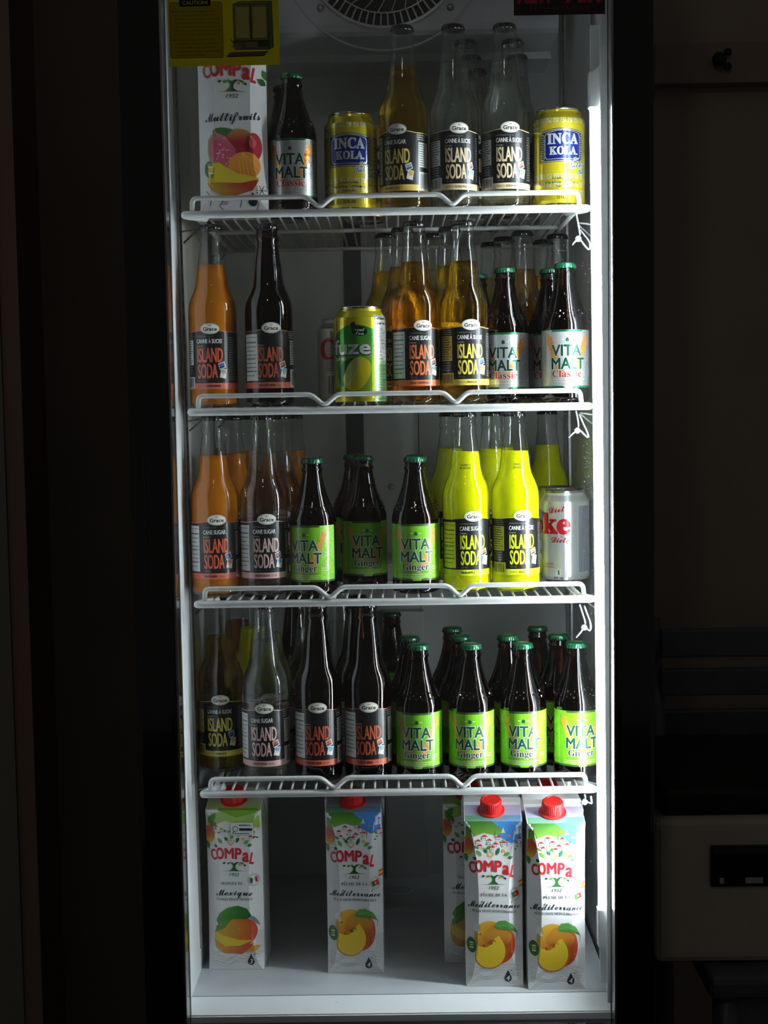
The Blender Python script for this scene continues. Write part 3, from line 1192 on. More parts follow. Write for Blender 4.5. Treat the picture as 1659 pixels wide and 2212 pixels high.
def stamp(a, x, z, flag, rot=15):
    for r_ in (8.2, 6.6):
        pts = [(x + r_ * cos(q * pi / 12), z + r_ * sin(q * pi / 12)) for q in range(25)]
        a.stroke(pts, .4, (120, 122, 124), 4)
    ca, sa = cos(radians(rot)), sin(radians(rot))
    for i, c in enumerate(flag):
        x0, x1 = -5 + 10 * i / len(flag), -5 + 10 * (i + 1) / len(flag)
        q = [(x0, -3.6), (x1, -3.6), (x1, 3.6), (x0, 3.6)]
        a.poly([(x + p * ca - s * sa, z + p * sa + s * ca) for p, s in q], c, 5)
    a.ell(x - (1 if len(flag) == 2 else 0), z, 1.3, 1.5, (206, 190, 120), 6, n=10)


def sky_band(a, med):
    r = random.Random(5 if med else 9)
    zb = 188
    if med:
        a.poly([(-8, CH - 6), (-2, CH), (60, CH), (60, 190), (22, 186), (10, 192), (2, 200)], (74, 136, 212), 1)
        a.poly([(-60, CH), (-2, CH), (16, 200), (2, 196), (-12, 199), (-36, 190), (-60, 190)], grad((120, 168, 60), (60, 116, 40), lambda u, z: (z - 192) / 22), 2)
        a.poly([(-60, CH), (60, CH), (60, CH + 12), (-60, CH + 12)], grad((96, 150, 60), (96, 130, 190), lambda u, z: (u + 12) / 14), 1)
        a.poly([(-60, CH + 12), (60, CH + 12), (60, CH + 34), (-60, CH + 34)], (164, 160, 186), 1)
        houses = [(-22, 188), (-14, 194), (-8, 189), (0, 184), (4, 193), (10, 186), (-19, 182), (-4, 180), (31, 190), (34, 184)]
        # yacht, palm and trees
        a.poly([(27, 197), (32, 207), (33, 197)], (226, 230, 232), 3)
        a.poly([(34, 197), (33.5, 206), (38, 198)], (226, 230, 232), 3)
        a.poly([(10, 199), (12.5, 206), (15, 199)], (214, 220, 226), 3)
        a.poly([(17, 195), (20, 196.8), (24, 195.6), (21, 194)], (214, 130, 100), 3)
        a.stroke([(17, 182), (17.4, 192)], 1.0, (40, 90, 36), 4, .4)
        a.stroke([(2, 192), (2.4, 202)], .9, (40, 90, 36), 4, .3)
    else:
        a.poly([(-60, CH + 34), (60, CH + 34), (60, 196), (30, 190), (-10, 200), (-30, 192), (-60, 192)], grad((150, 186, 60), (190, 204, 170), lambda u, z: (z - 196) / 20), 1)
        a.poly([(-20, CH), (4, 204), (30, 211), (36, CH), (30, CH + 4), (-20, CH + 4)], (120, 170, 40), 2)
        houses = [(-26, 192), (-18, 188), (-8, 184), (4, 181), (14, 183), (24, 184), (30, 190), (-30, 184), (20, 178)]
        a.leaf(-34, 196, 18, 9, 50, (60, 120, 40), 4)
        a.leaf(-30, 200, 14, 9, -60, (50, 110, 40), 4)
    for x, z in houses:
        w = r.uniform(5, 7)
        a.poly([(x, z - 4), (x + w, z - 4), (x + w, z), (x, z)], (222, 222, 218), 4)
        a.poly([(x - .8, z), (x + w * .5, z + 3), (x + w + .6, z - .2)], (196, 44, 44) if med or r.random() < .4 else (190, 150, 60), 5)
        a.rect(x + 1.2, z - 2.8, x + 2, z - 1.4, (50, 60, 70), 5)
        a.rect(x + 3.4, z - 2.8, x + 4.2, z - 1.4, (50, 60, 70), 5)
    for _ in range(16):
        x, z = r.uniform(-26, 34), r.uniform(176, 190)
        a.ell(x, z, r.uniform(1, 2.4), r.uniform(.7, 1.6), r.choice(((70, 130, 50), (120, 160, 50), (40, 96, 50))), 3, n=10)
    # hanging fruit at the left corner
    a.ell(-33, 182, 8.5, 12, grad((214, 170, 50), (190, 70, 40), lambda u, z: abs(u + 33) / 8 + (z - 186) / 20), 6)
    a.leaf(-37, 172, 12, 6, -80, (60, 120, 50), 5)


def carton_art(kind):
    a = Art()
    if kind == 'peach':
        sky_band(a, True)
        leaf_fan(a, 165)
        compal_logo(a, 156)
        a.text(serif('PÊCHE DE LA').replace('Ê', chr(0x1D404)), 0, 117, 3.9, (84, 84, 86), 3, w=34, cx=True)
        a.stroke([(-13.3, 121.6), (-12.2, 123), (-11.1, 121.6)], .5, (84, 84, 86), 3)
        wf = lambda x, y: (x, y * 1.15 - .0018 * (x) ** 2)
        a.text(script('Mediterranee'), 0, 103, 7.4, (26, 34, 44), 3, w=69, cx=True, off=.01, warp=wf, rot=-2)
        a.stroke([(-16.2, 108.6), (-14.5, 111.2)], .9, (26, 34, 44), 3)
        a.stroke([(22.2, 108.0), (23.9, 110.6)], .9, (26, 34, 44), 3)
        a.text(serif('PEACH FROM MEDITERRANEAN'), 0, 96.5, 3.3, (84, 84, 86), 3, w=58, cx=True, warp=lambda x, y: (x, y - .0016 * x * x), rot=-2)
        stamp(a, 28, 119, ((30, 110, 50), (200, 40, 36), (200, 40, 36)))
        a.poly([(33, 135), (41, 138), (41, 130), (33, 127)], (200, 40, 36), 5)
        a.poly([(33, 133), (41, 136), (41, 132), (33, 129)], (236, 190, 40), 6)
        contour(a)
        a.poly([(-28, 74), (-24, 82), (-20, 80), (-16, 66)], (236, 236, 234), 2)
        pg = grad((206, 140, 40), (178, 56, 30), lambda u, z: ((u + 4) / 26) + (50 - z) / 90)
        a.ell(-6, 66, 20, 19, grad((202, 120, 44), (212, 168, 50), lambda u, z: (z - 60) / 24 - u / 40), 2)
        a.ell(6, 56, 21, 26.5, pg, 3)
        a.ell(4, 64, 18, 13, grad((200, 136, 48), (176, 60, 36), lambda u, z: (66 - z) / 16), 4)
        # cut slice
        sl = [(-24, 54)]
        for k in range(15):
            q = radians(-150 + k * 13.5)
            sl.append((-6 + 20 * cos(q), 46 + 22 * sin(q)))
        sl += [(6, 66), (1, 63), (-3, 56), (-9, 51), (-16, 52)]
        a.poly([(x * 1.03, z - 1.0) for x, z in sl], (200, 90, 36), 5)
        a.poly(sl, grad((226, 196, 50), (216, 176, 36), lambda u, z: (50 - z) / 30), 6)
        r = random.Random(2)
        for k in range(16):
            a.ell(-14 + k * 1.0 + r.uniform(-.6, .6), 52 + k * .45 + r.uniform(-2, 2.4), 1.3, 1.1, r.choice(((190, 80, 30), (214, 150, 40), (206, 120, 36))), 7, n=8)
        a.poly([(0, 78), (5, 85), (14, 86), (24, 80), (31, 68), (22, 73), (12, 74), (4, 75)], grad((84, 150, 74), (42, 104, 50), lambda u, z: (78 - z) / 8), 7)
        a.stroke([(2, 78), (12, 80), (22, 77), (30, 70)], .4, (130, 180, 110), 8)
        a.stroke([(31, 68), (30, 64), (29, 59)], .7, (70, 50, 40), 7, .3)
        badge(a, -29.5, 53)
        drop(a, 17, 12, '4')
    elif kind == 'mango':
        sky_band(a, False)
        leaf_fan(a, 165)
        compal_logo(a, 156)
        a.rrect(-4, 180, 27, 198, .6, (150, 150, 150), 8)
        a.rrect(-3.4, 180.6, 26.4, 197.4, .6, (216, 218, 216), 9)
        a.stroke([(3 + 3.4 * cos(q * pi / 6), 189 + 3.4 * sin(q * pi / 6)) for q in range(13)], .8, (40, 44, 44), 10)
        a.stroke([(1.4, 186), (-.8, 182.4)], 1.2, (40, 44, 44), 10)
        a.lines(8, 192, 24, 196, 1, (60, 60, 60), 10, seed=3)
        a.rect(8, 186.5, 25, 190, (40, 42, 44), 10)
        a.lines(2, 181.5, 25, 184.4, 1, (60, 60, 60), 10, seed=5)
        a.text(serif('MANGUE DU'), -3, 114, 3.9, (84, 84, 86), 3, w=29, cx=True)
        a.text(script('Mexique'), -1, 100, 7.8, (26, 34, 44), 3, w=49, cx=True, off=.01, warp=lambda x, y: (x, y * 1.15 - .0018 * x * x))
        a.text(serif('MANGO FROM MEXICO'), -1, 93, 3.3, (84, 84, 86), 3, w=49, cx=True)
        stamp(a, 26, 120, ((28, 84, 52), (222, 222, 220), (190, 36, 36)), rot=8)
        contour(a, 4)
        a.poly([(18, 70), (24, 72), (30, 66), (34, 58), (30, 60)], (120, 120, 124), 2)
        a.poly([(-26, 66), (-20, 76), (-10, 83), (4, 86), (16, 82), (22, 72), (14, 68), (0, 68), (-14, 66), (-22, 60)], grad((70, 140, 40), (26, 84, 30), lambda u, z: (u + 20) / 40), 5)
        a.ell(2, 50, 28, 20.5, grad((190, 160, 50), (192, 52, 34), lambda u, z: (u + 18) / 22), 3, rot=12)
        a.poly([(-27, 50), (-26, 58), (-16, 66), (-4, 68), (-14, 56)], (84, 130, 50), 4)
        a.poly([(-29, 52), (-28, 40), (-22, 31), (6, 32), (24, 40), (4, 40), (-14, 45)], (214, 184, 40), 6)
        a.poly([(-29, 42), (-27, 30), (-16, 22), (8, 21), (20, 30), (24, 36), (4, 31), (-14, 31)], grad((200, 150, 40), (184, 64, 40), lambda u, z: (u + 26) / 30), 7)
        a.poly([(8, 24), (20, 33), (34, 32), (28, 26), (16, 23)], (206, 150, 40), 6)
        drop(a, 20, 12, '3')
    else:
        compal_logo(a, 150)
        for x, z, L, ang, c in ((30, 166, 20, 75, (70, 140, 50)), (34, 150, 14, -60, (50, 110, 50)), (38, 134, 12, 150, (40, 90, 40))):
            a.leaf(x, z, L, 7, ang, c, 3)
        leaf_fan(a, 160)
        a.text(script('Multifruits'), 0, 96, 9.6, (24, 30, 50), 3, w=61, cx=True, off=.01, rot=2)
        a.ell(-9, 83, 13, 5.5, (52, 110, 44), 2, rot=-6)
        a.ell(7, 73, 16, 14, grad((160, 30, 50), (190, 130, 60), lambda u, z: (z - 74) / 12), 3)
        a.ell(22, 68, 10, 15, (168, 24, 44), 3)
        a.ell(21, 72, 4, 5, (206, 80, 80), 4)
        gv = [(-27, 64), (-26, 76), (-19, 84), (-8, 79), (2, 66), (4, 56), (-2, 46), (-14, 44), (-24, 50)]
        a.poly([(x * 1.05, z * 1.02 - 1) for x, z in gv], (150, 170, 70), 5)
        a.poly(gv, grad((222, 130, 150), (200, 84, 110), lambda u, z: abs(u + 12) / 14), 6)
        r = random.Random(4)
        for _ in range(26):
            a.ell(-12 + r.gauss(0, 5), 62 + r.gauss(0, 7), .7, .9, (240, 190, 190), 7, n=6)
        a.ell(12, 48, 17.5, 15, grad((232, 150, 50), (212, 116, 30), lambda u, z: (50 - z) / 20), 7)
        for k in range(5):
            a.stroke([(10, 62), (6 + k * 4, 52), (8 + k * 4, 38)], .5, (244, 196, 120), 8)
        a.poly([(-28, 50), (-16, 52), (4, 40), (27, 36), (26, 30), (0, 20), (-26, 28)], (216, 196, 50), 9)
        a.poly([(-29, 34), (-14, 37), (10, 37), (27, 34), (22, 26), (4, 20), (-14, 19), (-24, 24)], (222, 196, 60), 10)
        a.poly([(-29, 30), (-18, 31), (8, 30), (27, 34), (20, 22), (2, 17), (-14, 17), (-24, 22)], grad((190, 150, 50), (176, 50, 36), lambda u, z: (u + 22) / 26), 11)
        badge(a, -25, 44)
        for pts in (((-30, 22), (-24, 14), (-26, 6)), ((-18, 16), (-12, 12), (-16, 6), (-12, 2)), ((-6, 15), (4, 16), (8, 11), (6, 4)), ((14, 14), (22, 15), (26, 8), (24, 1))):
            a.stroke(pts, .8, (40, 40, 44), 2)
        for k in range(6):
            q = k * pi / 3
            a.stroke([(30, 22), (30 + 6 * cos(q), 22 + 6 * sin(q))], .7, (40, 40, 44), 2)
        a.lines(-14, 7, -6, 11, 2, (60, 60, 64), 2)
        drop(a, 20, 11, '')
    return a.mesh(kind + '_carton_print', M['paper'], carton_map, 3.5, 6.0, step=0.06)


CARTART = {k: carton_art(k) for k in ('peach', 'mango', 'multi')}


# ------------------------------------------------------------------ the fridge
SHELF_PX = {1: 457, 2: 884, 3: 1300, 4: 1711}
SHELF_DX = {1: -0.0025, 2: -0.001, 3: 0.001, 4: 0.0025}
YF = 1.755
SZ = {k: at(840, v, YF).z for k, v in SHELF_PX.items()}
WIRE_TOP = {k: v + 0.0057 for k, v in SZ.items()}
FLOOR_Z = at(840, 2149, 1.735).z
YB = 2.20
XL, XR = -0.2635, 0.2690

fridge = thing('display_fridge', (0, 1.95, 0), 'tall black single door glass display fridge with white interior lit from the right', 'fridge')


def fpart(o):
    o.parent = fridge
    o.matrix_parent_inverse = Matrix.Translation((0, -1.95, 0))
    return o


ZT = 2.24
# outer cabinet
fpart(box('side_panel', M['black_matt'], -0.302, -0.271, 1.70, 2.27, 0.08, 2.30))
fpart(box('side_panel', M['black_matt'], 0.2755, 0.3085, 1.70, 2.27, 0.08, 2.30))
fpart(box('rear_panel', M['black_matt'], -0.272, 0.272, 2.235, 2.27, 0.08, 2.30))
fpart(box('top_panel', M['black_matt'], -0.272, 0.272, 1.70, 2.235, 2.265, 2.30))
fpart(box('machine_base', M['black_matt'], -0.272, 0.272, 1.70, 2.235, 0.08, FLOOR_Z - 0.03))
# white liner, a touch out of plumb against the door
LEAN = 0.0062


def leaning(name, m, x0, x1, y0, y1, z0, z1):
    bm = bmesh.new()
    vv = box_into(bm, x0, x1, y0, y1, z0, z1)
    for v in bm.verts:
        v.co.x -= LEAN * (v.co.z - 1.35)
    return fpart(link(name, finish(bm, name, m)))


leaning('inner_side_wall', M['liner'], XL - .004, XL, 1.704, 2.20, FLOOR_Z - .01, ZT)
leaning('inner_side_wall', M['liner'], XR, XR + .004, 1.704, 2.20, FLOOR_Z - .01, ZT)
fpart(box('inner_back_wall', M['back'], XL - .002, XR + .002, YB, YB + .02, FLOOR_Z - .01, ZT))
fpart(box('inner_ceiling', M['liner'], XL, XR, 1.704, YB, ZT, ZT + .01))
fl = fpart(box('inner_floor', mat('floor_liner', (188, 192, 195), 0.4, noise=0.12, scale=14), XL, XR, 1.738, YB, FLOOR_Z - .02, FLOOR_Z))
# sloping sill in front of the floor
SILL = at(840, 2190, 1.70).z
bm = bmesh.new()
q = [(XL, 1.738, FLOOR_Z), (XR, 1.738, FLOOR_Z), (XR, 1.700, SILL), (XL, 1.700, SILL), (XL, 1.738, FLOOR_Z - .045), (XR, 1.738, FLOOR_Z - .045), (XR, 1.700, FLOOR_Z - .045), (XL, 1.700, FLOOR_Z - .045)]
vv = [bm.verts.new(p) for p in q]
for f in ((0, 1, 2, 3), (3, 2, 6, 7), (0, 3, 7, 4), (1, 5, 6, 2), (4, 7, 6, 5), (0, 4, 5, 1)):
    bm.faces.new([vv[i] for i in f])
bmesh.ops.bevel(bm, geom=[e for e in bm.edges], offset=.0015, segments=2, affect='EDGES')
fpart(link('front_sill', finish(bm, 'front_sill', M['liner'])))
# back wall details
p0, p1 = at(745, 700, YB), at(782, 700, YB)
fpart(box('back_channel', M['dark_channel'], p0.x, p1.x, YB - .003, YB, at(760, 985, YB).z, at(760, 430, YB).z, bev=.0006))
p0 = at(905, 1000, YB)
fpart(box('back_panel_seam', M['dark_channel'], p0.x - .0006, p0.x + .0006, YB - .0008, YB, at(900, 1700, YB).z, at(900, 880, YB).z))
p0, p1 = at(835, 1915, 2.176), at(920, 1600, 2.176)
fpart(box('air_duct', M['back'], p0.x, p1.x, 2.176, YB, p0.z, at(880, 1320, 2.176).z, bev=.004))
screw_me = lathe_mesh('screw', [(5.2, 0), (5.0, 1.6), (3.8, 2.6), (1.5, 3.0), (.2, 3.0)], M['steel'], 16)


def screw(px, py, Y):
    o = link('screw', screw_me)
    p = at(px, py, Y)
    o.rotation_euler = (pi / 2, 0, 0)
    o.location = (p.x, Y, p.z)
    return fpart(o)


screw(845, 1052, YB)
drain = fpart(link('drain_ring', tube_mesh('drain_ring', [(at(862, 1932, 2.12).x + .02 * cos(t * pi / 10), 2.12 + .02 * sin(t * pi / 10), FLOOR_Z + .001) for t in range(20)], .0012, M['liner'], 6, closed=True)))

# shelf standards on the side walls, each with its slots
for side, xx in ((-1, XL), (1, XR)):
    for yy in (1.83, 2.13):
        bm = bmesh.new()
        x0, x1 = (xx, xx + .003) if side < 0 else (xx - .003, xx)
        box_into(bm, x0, x1, yy - .011, yy - .004, FLOOR_Z + .03, 2.1)
        box_into(bm, x0, x1, yy + .004, yy + .011, FLOOR_Z + .03, 2.1)
        zz = FLOOR_Z + .03
        while zz < 2.09:
            box_into(bm, x0, x1, yy - .004, yy + .004, zz, min(zz + .010, 2.1))
            zz += .018
        for v in bm.verts:
            v.co.x -= LEAN * (v.co.z - 1.35)
        fpart(link('shelf_standard', finish(bm, 'shelf_standard', M['steel'])))

# evaporator housing with fan guard
YE = 2.015
e0 = at(828, -117, YE)
ez = at(830, 74, YE).z
exl, exr = at(372, 60, YE).x, at(1207, 60, YE).x
bm = bmesh.new()
prof = [(YE, ZT - .002), (YE, ez + .014), (YE + .002, ez + .005), (YE + .009, ez), (YE + .10, ez - .003), (YE + .105, ez - .012), (YB, ez - .014), (YB, ZT - .002)]
n = len(prof)
A = [bm.verts.new((exl, y, z)) for y, z in prof]
B = [bm.verts.new((exr, y, z)) for y, z in prof]
for i in range(n):
    bm.faces.new((A[i], A[(i + 1) % n], B[(i + 1) % n], B[i]))
bm.faces.new(A[::-1])
bm.faces.new(B)
hous = fpart(link('evaporator_housing', finish(bm, 'evaporator_housing', M['evap'])))
sc_ = YE / F
R0, R1 = 169 * sc_, 216 * sc_
guard = fpart(link('fan_guard', tube_mesh('fan_guard', [(e0.x + R0 * cos(t * pi / 36), YE - .004, e0.z + R0 * sin(t * pi / 36)) for t in range(72)], .0022, M['wire'], 8, closed=True)))
bm = bmesh.new()
tube_into(bm, [(e0.x + R1 * cos(t * pi / 36), YE - .0, e0.z + R1 * sin(t * pi / 36)) for t in range(72)], .0018, 8, closed=True)
fpart(link('embossed_ring', finish(bm, 'embossed_ring', M['evap'], True)))
bm = bmesh.new()
rr = [(R0 * .985, -.0005), (R0 * .985, -.0015), (.001, -.0015)]
ring = [[bm.verts.new((e0.x + r * cos(2 * pi * k / 64), YE + d, e0.z + r * sin(2 * pi * k / 64))) for k in range(64)] for r, d in rr]
for a_, b_ in zip(ring, ring[1:]):
    for k in range(64):
        bm.faces.new((a_[k], a_[(k + 1) % 64], b_[(k + 1) % 64], b_[k]))
bm.faces.new(ring[-1])
fpart(link('fan_opening', finish(bm, 'fan_opening', M['black_matt'])))
inv_guard = Matrix.Identity(4)
sp_me = tube_mesh('guard_spoke', [(R0 * .83, 0, 0), (R0 * 1.0, 0, 0)], .0013, M['wire'], 6)
for k in range(66):
    o = link('guard_spoke', sp_me, guard)
    o.location = (e0.x, YE - .005, e0.z)
    o.rotation_euler = (0, -2 * pi * k / 66, 0)
in_me = tube_mesh('inner_guard_wire', [(R0 * (.25 + .58 * t / 6), -.001, R0 * .10 * sin(t / 6 * pi)) for t in range(7)], .0008, M['wire'], 5)
for k in range(30):
    o = link('inner_guard_wire', in_me, guard)
    o.location = (e0.x, YE - .005, e0.z)
    o.rotation_euler = (0, -2 * pi * k / 30, 0)
for f_ in (.83, .62, .42):
    link('guard_ring', tube_mesh('guard_ring', [(e0.x + R0 * f_ * cos(t * pi / 30), YE - .006, e0.z + R0 * f_ * sin(t * pi / 30)) for t in range(60)], .0011, M['wire'], 6, closed=True), guard)
blade = bmesh.new()
bp_ = [(.02, 0, .0), (R0 * .8, -.0, .02), (R0 * .8, .0, -.03), (.02, 0, -.01)]
vq = [blade.verts.new(p) for p in bp_] + [blade.verts.new((p[0], p[1] + .0005, p[2])) for p in bp_]
for f in ((0, 1, 2, 3), (4, 7, 6, 5), (0, 4, 5, 1), (1, 5, 6, 2), (2, 6, 7, 3), (3, 7, 4, 0)):
    blade.faces.new([vq[i] for i in f])
bl_me = finish(blade, 'fan_blade', mat('fan_blade_plastic', (34, 36, 40), .5, noise=.1))
for k in range(5):
    o = link('fan_blade', bl_me, guard)
    o.location = (e0.x, YE - .003, e0.z)
    o.rotation_euler = (0, 2 * pi * k / 5, 0)
screw(693, 18, YE)
screw(973, 16, YE)

# LED light bar at the right front corner
lt, lb = at(1296, 236, 1.718).z, at(1296, 1960, 1.718).z
xled = lambda z: 0.2534 - LEAN * (z - 1.35)
bm = bmesh.new()
nseg = 12
ringz = []
for i in range(nseg + 1):
    z = lb + (lt - lb) * i / nseg
    ringz.append([bm.verts.new((xled(z) + .0068 * cos(2 * pi * k / 16), 1.718 + .0068 * sin(2 * pi * k / 16), z)) for k in range(16)])
for a_, b_ in zip(ringz, ringz[1:]):
    for k in range(16):
        bm.faces.new((a_[k], a_[(k + 1) % 16], b_[(k + 1) % 16], b_[k]))
bm.faces.new(ringz[0][::-1])
bm.faces.new(ringz[-1])
lamp = fpart(link('light_tube', finish(bm, 'light_tube', M['led'], True)))
for z0, z1 in ((lt, lt + .052), (lb - .05, lb)):
    bm = bmesh.new()
    v_ = box_into(bm, -.008, .0085, 1.7105, 1.7262, z0 + .0005, z1)
    for v in bm.verts:
        v.co.x += xled(v.co.z)
        if z0 >= lt and v.co.z > z0 + .02 and v.co.x < xled(v.co.z):
            v.co.z -= .010
    bmesh.ops.bevel(bm, geom=list(bm.edges), offset=.0012, segments=2, affect='EDGES')
    link('tube_end_holder', finish(bm, 'tube_end_holder', M['liner']), lamp)
bm = bmesh.new()
for i in range(2):
    pass
vq = box_into(bm, -.004, .0062, 1.7264, 1.7320, lb - .1, lt + .1)
for v in bm.verts:
    v.co.x += xled(v.co.z)
fpart(link('tube_backing_strip', finish(bm, 'tube_backing_strip', M['liner'])))
bm = bmesh.new()
vq = box_into(bm, -.0046, .0050, 1.7015, 1.7080, FLOOR_Z, ZT)
for v in bm.verts:
    v.co.x += .2608 - .004 * (v.co.z - 1.35)
bmesh.ops.bevel(bm, geom=list(bm.edges), offset=.001, segments=2, affect='EDGES')
fpart(link('breaker_strip', finish(bm, 'breaker_strip', mat('grey_breaker_strip', (214, 217, 218), 0.4, noise=0.08))))

# rating plate on the left wall
a = Art()
a.rect(0, 0, 34, 118, (150, 152, 176), 0)
a.rect(3, 4, 31, 30, (214, 214, 220), 1)
a.rect(5, 6, 29, 28, (40, 40, 66), 2)
a.lines(3, 38, 31, 112, 12, (60, 60, 90), 1, seed=3)
zr = at(362, 215, 1.73).z
fpart(link('rating_plate', a.mesh('rating_plate', M['flat'], lambda u, z, l: (XL + .0006 + l * .001 - LEAN * (zr + z * .001 - 1.35), 1.708 + u * .001, zr + z * .001), None)))

# door
DXL, DXR = -.2545, .2625
door = fpart(box('door', M['black_gloss'], -.3015, DXL, 1.645, 1.695, .16, 2.28, bev=.006))
door['label'] = 'glossy black door frame around the clear pane'
dpart = lambda o: (setattr(o, 'parent', door), o)[1]
st = box('door_stile', M['black_gloss'], DXR, .3085, 1.645, 1.695, .16, 2.28, bev=.006)
dpart(st)
dpart(box('bottom_rail', M['black_gloss'], DXL, DXR, 1.645, 1.695, .16, at(840, 2207, 1.694).z))
dpart(box('top_rail', M['black_gloss'], DXL, DXR, 1.645, 1.695, 2.20, 2.28))
zlo, zhi = at(840, 2207, 1.694).z, 2.20
for x0, x1 in ((DXL, DXL + .0022), (DXR - .0022, DXR)):
    dpart(box('pane_edge_seal', M['steel'], x0, x1, 1.650, 1.657, zlo, zhi))
for x0, x1 in ((DXL - .008, DXL - .0005), (DXR + .0005, DXR + .008)):
    dpart(box('door_gasket', M['gasket'], x0, x1, 1.6955, 1.7035, .2, 2.25))
dpart(box('glass_pane', M['pane'], DXL, DXR, 1.657, 1.661, zlo, zhi))
# dust and droplets on the glass
bm = bmesh.new()
r = random.Random(11)
for i in range(420):
    if i < 260:
        px, py = r.gauss(1272, 9), r.choice((r.gauss(1330, 90), r.uniform(500, 2000), r.gauss(1020, 50)))
    else:
        px, py = r.uniform(380, 1325), r.uniform(150, 2180)
    if px > 1322 or py > 2190:
        continue
    p = at(px, py, 1.6566)
    s = r.choice((.0002, .0003, .0004, .0006)) * (1 if i < 260 else .8)
    k = 6
    c_ = bm.verts.new((p.x, 1.6566 - s * .6, p.z))
    rg = [bm.verts.new((p.x + s * cos(2 * pi * j / k), 1.65695, p.z + s * r.uniform(.7, 1.6) * sin(2 * pi * j / k))) for j in range(k)]
    for j in range(k):
        bm.faces.new((rg[j], rg[(j + 1) % k], c_))
dust = dpart(link('dust_specks', finish(bm, 'dust_specks', M['nylon'])))
dust['kind'] = 'stuff'
film = tube_mesh('film_edge', round_path([at(303, 1338, 1.6435), at(304, 1318, 1.6435), at(318, 1300, 1.6432), at(317, 1150, 1.6432), at(309, 970, 1.6432), at(304, 966, 1.6435)], .02), .0004, M['film'], 5)
dpart(link('peeling_film_edge', film))
film = tube_mesh('film_edge', round_path([at(316, 1120, 1.6432), at(321, 1140, 1.6432), at(328, 1154, 1.6432)], .02), .0003, M['film'], 5)
dpart(link('peeling_film_edge', film))

# caution sticker
a = Art()
YE_, DK = (206, 192, 32), (26, 26, 16)
cs = 1.66 / F * 1000          # mm per pixel on the glass
SW, SH = 234 * cs, 172 * cs   # the sheet runs on above the frame
a.rect(0, 0, SW, SH, YE_, 0)
k_ = cs / 5.925                # mm per pixel of the 5.9x close-up


def S(x, y):
    return ((x - 150) * k_, (856 - y) * k_)


def srect(x0, y0, x1, y1, col, layer):
    p, q = S(x0, y0), S(x1, y1)
    a.rect(min(p[0], q[0]), min(p[1], q[1]), max(p[0], q[0]), max(p[1], q[1]), col, layer)


def sline(pts, w, col, layer):
    a.stroke([S(*p) for p in pts], w * k_, col, layer)


def spoly(pts, col, layer):
    a.poly([S(*p) for p in pts], col, layer)


p, q = S(174, 758), S(834, 74)
a.rrect(p[0], p[1], q[0], q[1], 2.0, DK, 1)
a.rrect(p[0] + .45, p[1] + .45, q[0] - .45, q[1] - .45, 1.6, YE_, 2)
p, q = S(298, 124), S(688, 32)
a.rrect(p[0], p[1], q[0], q[1], 1.6, DK, 3)
a.text('CAUTION!', *S(336, 100), 42 * k_, (235, 225, 80), 4, w=316 * k_, off=.03)
for i, s in enumerate(('It is important to regularly clean', 'the condenser coil every 2-3', 'months. To access the condenser,', 'switch the power off at the plug', 'and remove the front panel. Use a', 'Hoover or a soft brush in a vertical', 'motion to clean the condenser',)):
    wd = (534, 490, 570, 526, 572, 576, 520)[i]
    a.text(s, *S(230 + i * 1.2, 192 + i * 47.2), 18 * k_, (92, 88, 34), 3, w=wd * k_, res=1, off=.01)
for i, s in enumerate(('Heavy build up of dust on the', 'condenser can lead to reduced', 'cooling efficiency, increased', 'energy consumption and possible', 'compressor damage')):
    wd = (488, 520, 484, 570, 350)[i]
    a.text(s, *S(240 + i * 2, 540 + i * 47.2), 18 * k_, (92, 88, 34), 3, w=wd * k_, res=1, off=.01)
for x, y in ((208, 185), (216, 533)):
    a.ell(*S(x, y), 8 * k_, 8 * k_, DK, 3, n=10)
gr, gl_, dk = (190, 194, 110), (212, 210, 128), (70, 76, 56)
spoly([(964, 108), (1035, 74), (1456, 72), (1465, 640), (1412, 668), (984, 668), (966, 640)], dk, 1)
spoly([(972, 106), (1040, 80), (1448, 78), (1400, 106)], (140, 158, 116), 2)
spoly([(1404, 108), (1450, 80), (1458, 638), (1412, 662)], (118, 142, 108), 2)
srect(972, 112, 1398, 552, (156, 164, 104), 2)
for x0, x1 in ((990, 1172), (1200, 1386)):
    srect(x0, 134, x1, 532, dk, 3)
    srect(x0 + 5, 139, x1 - 5, 526, gl_, 4)
srect(1180, 112, 1193, 556, dk, 4)
for x, s in ((1166, -1), (1208, 1)):
    sline([(x, 262), (x + s * 8, 290), (x + s * 8, 330), (x, 358)], 5, dk, 5)
srect(984, 566, 1400, 664, (130, 128, 86), 3)
srect(1275, 566, 1392, 630, (92, 98, 76), 4)
srect(1115, 572, 1250, 636, (156, 156, 116), 4)
sline([(984, 562), (1404, 562)], 5, dk, 5)
spoly([(948, 612), (984, 590), (1050, 604), (1056, 632), (1008, 664), (956, 636)], (160, 148, 104), 5)
sline([(932, 536), (972, 592)], 12, (104, 94, 66), 6)
spoly([(872, 740), (920, 694), (1396, 686), (1340, 748), (876, 754)], (88, 92, 64), 3)
spoly([(886, 738), (926, 700), (1380, 692), (1334, 736)], (124, 124, 82), 4)
o_ = at(366, 144, 1.6568)
sx_ = -.006
st_me = a.mesh('caution_sticker', M['sticker'], lambda u, z, l: (o_.x + u * .001 + z * .001 * sx_, 1.6568 - .0002 - l * .001, o_.z + z * .001), None, step=.03)
dpart(link('caution_sticker', st_me))

